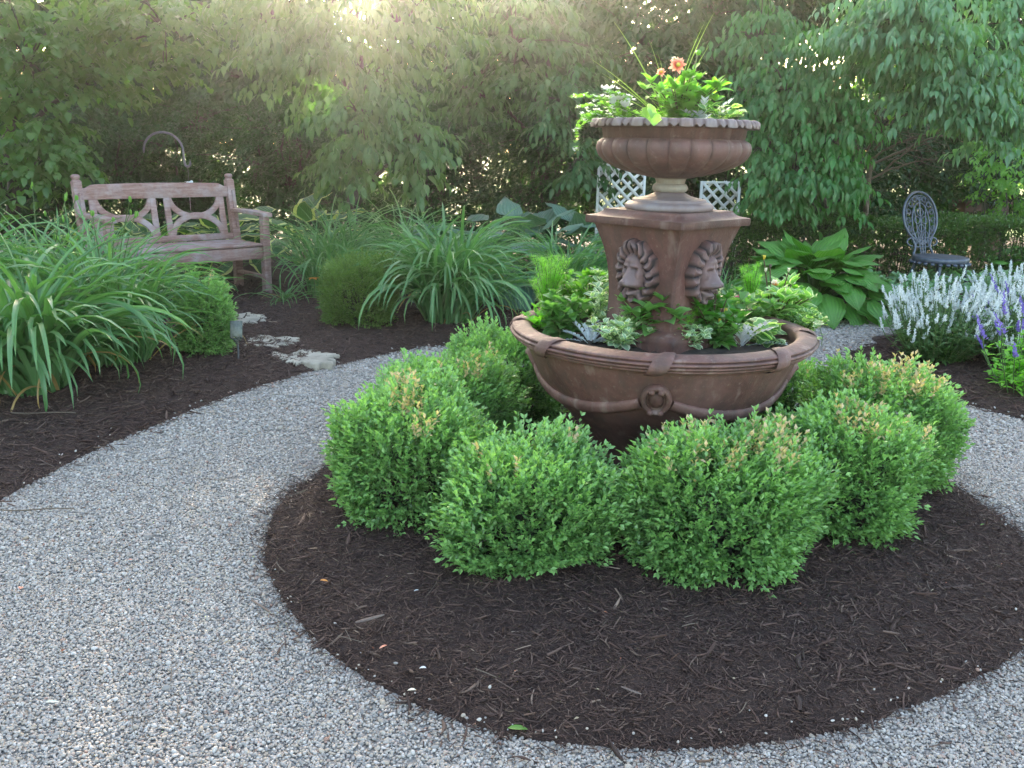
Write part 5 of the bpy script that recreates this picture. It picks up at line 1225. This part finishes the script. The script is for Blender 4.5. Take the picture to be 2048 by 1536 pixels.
# ---------------------------------------------------------------- trees
def tree(name, x, y, lobes, seed, label, mat, group, L=.075, W=.038, kind='point', dens=1., trunk=.05, trunk_top=2.2, m=9, twig=.24, droop=(-.9, -.15), mat_trunk=None, lean=(0, 0), seg=3, stems=1, cat='tree', flat=.35, az_to_cam=.55):
    "lobes: (cx, cy, cz, rx, ry, rz, sprays) in world space"
    r = np.random.default_rng(seed); T = thing(name, (x, y, 0), label, cat, group)
    f = MB(); b = MB()
    for si in range(stems):
        ox, oy = (r.normal(0, .18), r.normal(0, .12)) if stems > 1 else (0, 0)
        t = np.linspace(0, 1, 9); wob = np.cumsum(r.normal(0, .03, (9, 2)), 0)
        C = np.stack([ox + lean[0] * t + wob[:, 0], oy + lean[1] * t + wob[:, 1], -.1 + t * trunk_top], -1)
        tr = trunk * (1.15 - .6 * t) * (1 if stems == 1 else .6)
        (MB().tube(C, tr, 9)).build('trunk', mat_trunk or M_bark, T)
    for (cx, cy, cz, rx, ry, rz, ns) in lobes:
        ns = int(ns * dens); c = np.array([cx - x, cy - y, cz])
        t = np.linspace(0, 1, 6)[:, None]; k = min(8, max(2, int(cz / trunk_top * 6))); st = C[k]
        b.tube(st * (1 - t) + c * t + np.array([0, 0, .12]) * np.sin(t * pi), np.linspace(trunk * .5, .006, 6), 6, caps=False)
        d = r.normal(size=(ns, 3)); d[:, 1] -= az_to_cam; d[:, 2] += .15; d /= np.linalg.norm(d, axis=1)[:, None]
        rad = r.uniform(.35, 1.08, ns)[:, None] * (1 + .16 * np.sin(5 * d[:, :1] + seed) * np.sin(6 * d[:, 2:3] + 2 * seed))
        P = d * rad * [rx, ry, rz]
        # layered tiers
        tier = .17; P[:, 2] = P[:, 2] * (1 - flat) + flat * (np.round((P[:, 2] + .05 * np.sin(P[:, 0] * 5 + seed)) / tier) * tier)
        P += c
        az = np.arctan2(d[:, 1] * ry, d[:, 0] * rx) + r.normal(0, .35, ns)
        base = P - np.stack([np.cos(az), np.sin(az), -.15 + 0 * az], -1) * twig * .6
        for i in range(0, ns, max(1, ns // 14)):
            tt = np.linspace(0, 1, 4)[:, None]; b.tube(c * (1 - tt) + base[i] * tt + np.array([0, 0, .05]) * np.sin(tt * pi), np.linspace(.008, .003, 4), 5, caps=False)
        j = np.repeat(np.arange(ns), m); tt = np.tile(np.linspace(.05, 1, m), ns); sg = np.tile(np.where(np.arange(m) % 2, 1, -1), ns)
        sg = np.where(tt > .99, 0, sg)
        dirx = np.stack([np.cos(az), np.sin(az), 0 * az], -1)[j]
        pos = base[j] + dirx * (tt * twig)[:, None] + np.stack([0 * tt, 0 * tt, -.10 * twig * tt ** 2 * 4], -1) + r.normal(0, .008, (ns * m, 3))
        tone = np.clip(r.uniform(-.15, .3) + r.random(ns)[j] * .55 + r.random(ns * m) * .4, 0, 1)
        leafs(f, pos, az[j] + sg * r.uniform(.5, 1.1, ns * m), r.uniform(droop[0], droop[1], ns * m), L * r.uniform(.5, 1.3, ns * m), W * r.uniform(.6, 1.2, ns * m), kind, seg, 3, r.uniform(.2, .9, ns * m), .22, r.normal(0, .3, ns * m), tone)
    f.build('crown', mat, T); b.build('limbs', mat_trunk or M_bark, T)
    return T
GT = 'trees walling the garden behind the beds'
def lb(px, py, d, rpx, rpy, ry, n):
    "lobe from the place it has in the photo"
    c = Z(px, py, d); k = d * 1.02 / FPX
    return (c[0], c[1], c[2], rpx * k, ry, rpy * k, n)
# 1 maple-like tree, left
tree('maple_tree', -4.6, 8.3, [lb(60, 130, 7.6, 210, 130, .7, 210), lb(110, 300, 7.4, 90, 90, .5, 90), lb(-40, 330, 7.6, 110, 120, .5, 90), lb(330, 60, 7.8, 190, 90, .6, 150), lb(40, -120, 7.9, 260, 120, .8, 120), lb(230, 150, 7.9, 130, 60, .5, 70)], 601,
     'maple like tree with jagged leaves at the far left', M_maple, GT, L=.085, W=.062, kind='lobed', trunk=.06, seg=5)
# 2 pale leaved viburnum hanging down, centre left
tree('viburnum_tree', -1.6, 9.0, [lb(640, 90, 7.6, 190, 110, .6, 210), lb(720, 240, 7.4, 130, 100, .5, 150), lb(690, 330, 7.5, 60, 60, .3, 40), lb(830, 300, 7.5, 70, 80, .35, 70), lb(540, 60, 7.7, 110, 80, .5, 80), lb(800, 60, 7.8, 160, 110, .6, 150), lb(700, -90, 7.9, 280, 110, .8, 140)], 602,
     'pale green viburnum drooping over the middle left of the beds', M_tree, GT, kind='drip', seg=5, flat=.5, dens=.75, m=10, twig=.28, L=.098, W=.050, trunk=.06, droop=(-1.25, -.5))
# 3 darker trees, centre and behind the urn
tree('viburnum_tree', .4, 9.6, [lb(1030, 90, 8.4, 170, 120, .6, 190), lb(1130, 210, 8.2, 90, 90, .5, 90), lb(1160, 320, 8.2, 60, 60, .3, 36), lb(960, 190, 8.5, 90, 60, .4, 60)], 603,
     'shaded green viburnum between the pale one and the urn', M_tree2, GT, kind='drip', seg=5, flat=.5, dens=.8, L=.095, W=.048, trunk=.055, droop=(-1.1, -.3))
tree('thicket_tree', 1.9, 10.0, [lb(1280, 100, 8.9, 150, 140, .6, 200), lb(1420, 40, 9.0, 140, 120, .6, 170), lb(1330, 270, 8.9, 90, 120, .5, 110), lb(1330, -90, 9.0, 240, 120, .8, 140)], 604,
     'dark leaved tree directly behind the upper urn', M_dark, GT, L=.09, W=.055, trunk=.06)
# 5 dogwoods, right
tree('dogwood_tree', 3.0, 8.8, [lb(1570, 190, 7.6, 120, 80, .5, 170), lb(1640, 250, 7.5, 110, 90, .5, 170), lb(1590, 350, 7.4, 110, 50, .45, 110), lb(1690, 370, 7.5, 60, 50, .35, 50), lb(1530, 310, 7.5, 60, 60, .35, 60), lb(1700, 140, 7.7, 120, 70, .5, 130), lb(1520, 80, 7.9, 110, 60, .5, 90), lb(1560, 400, 7.5, 90, 34, .35, 50)], 605,
     'green dogwood with layered pointed leaves right of the urn', M_dog, GT, kind='drip', seg=5, flat=.72, dens=.72, m=11, twig=.30, L=.088, W=.038, trunk=.05, droop=(-1.3, -.6), trunk_top=2.0, lean=(-.3, -.5))
tree('dogwood_tree', 5.3, 8.6, [lb(1830, 60, 6.9, 150, 80, .5, 190), lb(1740, 60, 7.0, 110, 60, .4, 100), lb(1930, 170, 7.1, 130, 80, .5, 160), lb(1850, 190, 7.2, 110, 60, .4, 100), lb(2020, 60, 7.2, 130, 110, .5, 150), lb(1990, 240, 7.3, 100, 60, .4, 90), lb(1850, -90, 7.2, 300, 110, .8, 170)], 606,
     'pale blue green dogwood reaching over the top right corner', M_dogp, GT, kind='drip', seg=5, flat=.72, dens=.75, m=11, twig=.30, L=.090, W=.040, trunk=.055, droop=(-1.3, -.6), trunk_top=2.3, lean=(-.4, -.5))
# 7 bare twiggy branches with a few lime leaves under the dogwoods
def bare():
    x, y, _ = Z(1740, 440, 7.9); T = thing('bare_shrub', (x, y, 0), 'tangle of bare brown branches with few lime leaves under the dogwoods', 'shrub'); r = np.random.default_rng(88); b = MB(); f = MB()
    tx, ty, tz = Z(1735, 330, 7.7); o = np.array([x, y, 0])
    ctl = [(1735, 430, 1715, 260), (1735, 300, 1800, 225), (1735, 320, 1900, 270), (1745, 260, 1790, 40), (1740, 330, 1990, 250), (1760, 350, 1850, 300), (1740, 360, 1900, 330), (1750, 300, 1860, 200)]
    for (a, b1, c, d1) in ctl:
        p = np.array(Z(a, b1, 7.9)) - o; q = np.array(Z(c, d1, 7.4 + r.random() * .5)) - o; t = np.linspace(0, 1, 12)[:, None]
        C = p * (1 - t) + q * t + np.array([0, 0, .06]) * np.sin(t * pi) + np.cumsum(r.normal(0, .006, (12, 3)), 0); b.tube(C, np.linspace(.012, .003, 12), 6)
        for k in range(3, 12, 1):
            for _ in range(2):
                d = r.normal(size=3) * [.16, .12, .10]; e = C[k] + d; tt = np.linspace(0, 1, 5)[:, None]
                b.tube(C[k] * (1 - tt) + e * tt + np.cumsum(r.normal(0, .006, (5, 3)), 0), np.linspace(.003, .001, 5), 4, caps=False)
    b.tube(np.array([Z(1735, 440, 7.9), Z(1740, 330, 7.9)]) - o + [[0, 0, -.6], [0, 0, 0]], .022, 7)
    b.build('branches', M_twig, T)
    q = [np.array(Z(px, py, 7.4)) - o for px, py in ((1800, 215), (1815, 225), (1790, 235), (1835, 210), (1850, 205), (1780, 230), (1870, 185), (1880, 195), (1808, 240), (1770, 205), (1825, 240), (1845, 215))]
    leafs(f, q, r.uniform(0, 6.28, 12), r.uniform(-1.2, 0, 12), .07, .045, 'oval', 4, 3, .5, .2, 0, r.random(12)); f.build('leaves', M_bright, T)
bare()
# 8 see-through thicket under the trees, where the light beyond glints through
def thicket():
    r = np.random.default_rng(91)
    labs = ['dark thicket shrub behind the left end of the bench', 'dark thicket shrub behind the bench middle', 'thin thicket shrub right of the bench with light glinting through', 'thin thicket shrub behind the daylilies', 'thicket shrub left of the lattice', 'thicket shrub behind the lattice panels', 'thicket shrub behind the low hedge', 'thicket shrub behind the iron chair']
    for i, px in enumerate((60, 330, 600, 860, 1110, 1350, 1590, 1830)):
        d = 9.4 + .5 * (i % 2); lo = []
        cov = (3.6, 4.2, 2.8, 3.2, 2.8, 3.2, 3.8, 3.2)[i]
        for k in range(2): lo.append(lb(px + r.uniform(-90, 90), 448 + 14 * k, d - .3, 160, 34, .35, 110))
        for k in range(5):
            lo.append(lb(px + r.uniform(-90, 90), (410, 330, 250, 370, 290)[k], d, 150, 62, .45, 62 * cov))
        c = Z(px, 400, d)
        if i in (2, 3): lo += [lb((560, 960)[i - 2], 340, d + .2, 150, 80, .4, 230)]
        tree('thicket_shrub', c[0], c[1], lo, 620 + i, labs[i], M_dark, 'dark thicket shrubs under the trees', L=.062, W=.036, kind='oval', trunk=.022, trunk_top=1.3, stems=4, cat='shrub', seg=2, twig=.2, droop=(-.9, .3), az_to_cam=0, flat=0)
thicket()
# 9 tall backdrop trees closing the view
def backdrop():
    r = np.random.default_rng(95)
    labs = ['tall dense tree behind the maple at the far left', 'tall dense tree beyond the bench', 'tall dense tree beyond the pale viburnum', 'tall dense tree beyond the centre of the garden', 'tall dense tree beyond the urn', 'tall dense tree beyond the green dogwood', 'tall dense tree beyond the pale dogwood', 'tall dense tree at the far right edge']
    for i in range(8):
        x = -7.0 + i * 2.0; y = 11.2 + .5 * (i % 2); lo = []
        for k in range(16):
            zc = (1.35, 1.6, 1.8, 2.1, 2.4, 2.7, 3.0, 3.3)[k % 8]; lo.append((x + r.uniform(-1.1, 1.1), y + r.uniform(-.5, .4), zc, .85, .55, .42, 110))
        for k in range(5): lo.append((x + r.uniform(-1.1, 1.1), y + r.uniform(-.5, .4), (.35, .6, .85, 1.1, .5)[k], .8, .5, .32, (60, 60, 32, 30, 30, 40, 60, 30)[i]))
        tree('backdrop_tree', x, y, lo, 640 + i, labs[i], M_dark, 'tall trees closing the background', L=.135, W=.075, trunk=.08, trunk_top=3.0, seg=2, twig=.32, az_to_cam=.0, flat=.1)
backdrop()
# added trees, out of view on the left, put there to shade that side
for i, (x, y) in enumerate(((-4.9, 1.2), (-5.3, 3.6), (-5.6, 6.0))):
    r = np.random.default_rng(680 + i)
    tree('side_tree', x, y, [(x + r.uniform(-.5, .4), y + r.uniform(-.8, .8), z_, .9, 1.0, .55, 90) for z_ in (.7, 1.3, 1.9, 2.5, 3.0, 3.5, 3.9)], 680 + i, ['leafy side tree nearest the camera, outside the left edge', 'leafy side tree between two others outside the left edge', 'leafy side tree beyond the left edge level with the bench'][i], M_maple, 'side trees left of the photo', L=.13, W=.08, trunk=.08, trunk_top=3.2, seg=2, twig=.32, az_to_cam=0, flat=.1)
# 10 sunlit garden beyond, glimpsed right
for i, (px, d, mt, lab) in enumerate([(1985, 9.6, M_bright, 'sunlit lime green shrub glimpsed at the right edge beyond the trough'), (2090, 9.0, M_bright, 'sunlit shrub at the right edge nearer than the lime one')]):
    c = Z(px, 400, d); tree('sunny_shrub', c[0], c[1], [lb(px, 330, d, 70, 60, .4, 60), lb(px + 40, 400, d, 70, 50, .4, 60)], 660 + i, lab, mt, 'bright shrubs at the right edge', L=.07, W=.04, trunk=.02, trunk_top=.9, stems=3, cat='shrub', seg=2, twig=.16)
for i in range(9):
    x = -18 + i * 4.6; y = 27 + 2 * (i % 3); r = np.random.default_rng(700 + i)
    lo = [(x + r.uniform(-1.5, 1.5), y + r.uniform(-1, 1), z_, 1.9, 1.5, 1.0, 60) for z_ in (1.2, 2.0, 2.6, 3.2, 1.5)]
    tree('distant_tree', x, y, lo, 700 + i, ['sunlit distant tree glimpsed through the thicket far left', 'sunlit distant tree glimpsed left beyond the bench', 'sunlit distant tree beyond the bench posts', 'sunlit distant tree beyond the left daylilies', 'sunlit distant tree beyond the centre thicket', 'sunlit distant tree beyond the lattice', 'sunlit distant tree beyond the low hedge', 'sunlit distant tree beyond the iron chair', 'sunlit distant tree farthest right'][i], M_far, 'distant trees beyond the lawn', L=.30, W=.18, trunk=.12, trunk_top=3, seg=2, twig=.6)

# ---------------------------------------------------------------- litter
def litter():
    r = np.random.default_rng(99)
    def leaf(px, py, L, W, mat, name, label, cat='fallen leaf', z=.012, kind='oval', rz=None):
        zz = .06 if z > .02 else .014
        x, y = G(px, py, zz); f = MB(); leafs(f, [[0, 0, 0]], [0], [.15], L, W, kind, 5, 3, .4, .15, .2, [.5]); o = f.build(name, mat); o.location = (x, y, zz); o.rotation_euler = (0, 0, r.uniform(0, 6.28) if rz is None else rz); tag(o, label, cat)
    leaf(1015, 1456, .042, .013, M_bright, 'fallen_leaf', 'yellow green leaf on the gravel edge below the dark mulch circle', z=.0, rz=0)
    leaf(853, 1336, .016, .012, M_silver, 'fallen_leaf', 'pale green leaf scrap on the mulch left of the bottom centre', z=.05)
    leaf(838, 1180, .014, .008, M_wpetal, 'fallen_petal', 'single white petal on the mulch below the left boxwoods', 'petal', z=.05)
    leaf(832, 1380, .018, .012, M_cream, 'fallen_petal', 'cream petal where the mulch meets gravel at lower left', 'petal', z=.05)
    leaf(640, 1160, .022, .007, M_orange, 'fallen_leaf', 'narrow rusty orange leaf on the left part of the island mulch', z=.05)
    leaf(775, 1290, .022, .010, M_coral, 'fallen_leaf', 'tan pink leaf piece on the island mulch lower left', z=.05)
    leaf(1970, 1048, .020, .008, M_bright, 'fallen_leaf', 'small green leaf on the mulch at the right edge', z=.05)
    leaf(40, 1178, .014, .012, M_coral, 'fallen_petal', 'orange red petal on the gravel at the left edge', 'petal', z=0)
    leaf(222, 1200, .016, .007, M_wpetal, 'fallen_petal', 'white petal sliver on the gravel at left', 'petal', z=0)
    leaf(90, 1404, .030, .006, M_cream, 'fallen_leaf', 'long cream dry leaf on the gravel at lower left', z=0, rz=.1)
    leaf(265, 1120, .016, .008, M_coral, 'fallen_petal', 'rusty petal on the gravel, left centre', 'petal', z=0)
    for (px, py, L, a, rr, lab) in ((75, 1021, .22, .12, .0022, 'long thin twig lying on the gravel at the left edge'), (90, 950 - 100, .25, .1, .002, 'dry stalk on the mulch below the big daylily')):
        x, y = G(px, py, .012); t = np.linspace(-.5, .5, 9); b = MB(); b.tube(np.stack([t * L, .006 * np.sin(t * 7), .004 + 0 * t], -1), rr, 5); o = b.build('fallen_twig', M_twig); o.location = (x, y, .012 if py > 900 else .06); o.rotation_euler = (0, 0, a); tag(o, lab, 'twig')
    for (px, py, L, a, lab) in ((740, 1240, .075, .65, 'large flat grey bark piece left of centre on the mulch'), (1262, 1384, .045, -.5, 'broad bark piece at the bottom of the mulch circle'), (1165, 1130, .05, 1.2, 'reddish bark sliver by the front boxwoods')):
        x, y = G(px, py, .06); b = MB(); t = np.linspace(-1, 1, 7); wd = .16 * (1 - .5 * np.abs(t) ** 2) * (1 + .1 * r.normal(size=7))
        b.grid(np.stack([np.stack([t, -wd, 0 * t], -1), np.stack([t, 0 * t, .05 + .01 * r.normal(size=7)], -1), np.stack([t, wd, 0 * t], -1), np.stack([t, 0 * t, -.06 + 0 * t], -1)], 1) * L * .5, close_v=True)
        o = b.build('bark_piece', plain('bark_piece', (.10, .07, .06), .8, (.16, .12, .105), 60, .4), smooth=False); o.location = (x, y, .064); o.rotation_euler = (.1, .05, a); tag(o, lab, 'bark')
litter()
def crumbs():
    r = np.random.default_rng(123); x = r.uniform(-1.9, 2.2, 900); y = r.uniform(1.4, 5.5, 900); k = (sdist(x, y, LEFTBED) < 0) & (sdist(x, y, SAGEBED) < 0); x, y = x[k], y[k]
    z = np.where(sdist(x, y, ISLAND) > 0, bed_h(x, y, ISLAND, .055, 3)[0] + .006, .008); n = len(x); f = MB()
    leafs(f, np.stack([x, y, z], -1), r.uniform(0, 6.28, n), r.uniform(-.1, .3, n), r.uniform(.004, .016, n), r.uniform(.002, .006, n), 'oval', 2, 3, .5, .3, r.normal(0, .6, n))
    t, b = None, None
    M, t, b = newmat('dry_crumbs'); A = attrA(t); c = ramp(t, A[0], [(0, (.30, .10, .05)), (.25, (.16, .10, .07)), (.55, (.34, .26, .17)), (.8, (.12, .08, .06)), (1, (.55, .47, .36))], 'CONSTANT'); t.links.new(c, b.inputs['Base Color']); b.inputs['Roughness'].default_value = .8
    o = f.build('dry_crumbs', M); tag(o, 'tiny dry petals and leaf crumbs scattered over gravel and mulch', kind='stuff')
    f = MB(); m = 130; x = r.uniform(-1.8, 2, m); y = r.uniform(1.5, 4.5, m); k = (sdist(x, y, LEFTBED) < 0); x, y = x[k], y[k]
    for i in range(len(x)):
        a = r.uniform(0, 6.28); L = r.uniform(.02, .09); zz = .009 + (.055 if sdist(np.array([x[i]]), np.array([y[i]]), ISLAND)[0] > 0 else 0); tt = np.linspace(-.5, .5, 5)
        cu = r.normal(0, .15); f.tube(np.stack([x[i] + L * (tt * math.cos(a) - cu * tt ** 2 * math.sin(a)), y[i] + L * (tt * math.sin(a) + cu * tt ** 2 * math.cos(a)), zz + 0 * tt], -1), r.uniform(.0006, .0014), 4, caps=False)
    o = f.build('dry_stalks', M_twig); tag(o, 'thin dry stalks strewn over gravel and mulch', kind='stuff')
crumbs()

# ---------------------------------------------------------------- morning haze
def haze():
    M = bpy.data.materials.new('morning_haze'); M.use_nodes = True; t = M.node_tree
    t.nodes.remove(t.nodes['Principled BSDF']); v = t.nodes.new('ShaderNodeVolumePrincipled')
    v.inputs['Color'].default_value = (.95, .93, .90, 1); v.inputs['Density'].default_value = .0018; v.inputs['Anisotropy'].default_value = .89
    t.links.new(v.outputs[0], t.nodes['Material Output'].inputs['Volume'])
    b = MB(); b.box((0, 15, 3.0), (44, 42, 8.2)); o = b.build('haze', M, smooth=False); tag(o, kind='stuff', label='thin pale morning haze filling the garden')
haze()
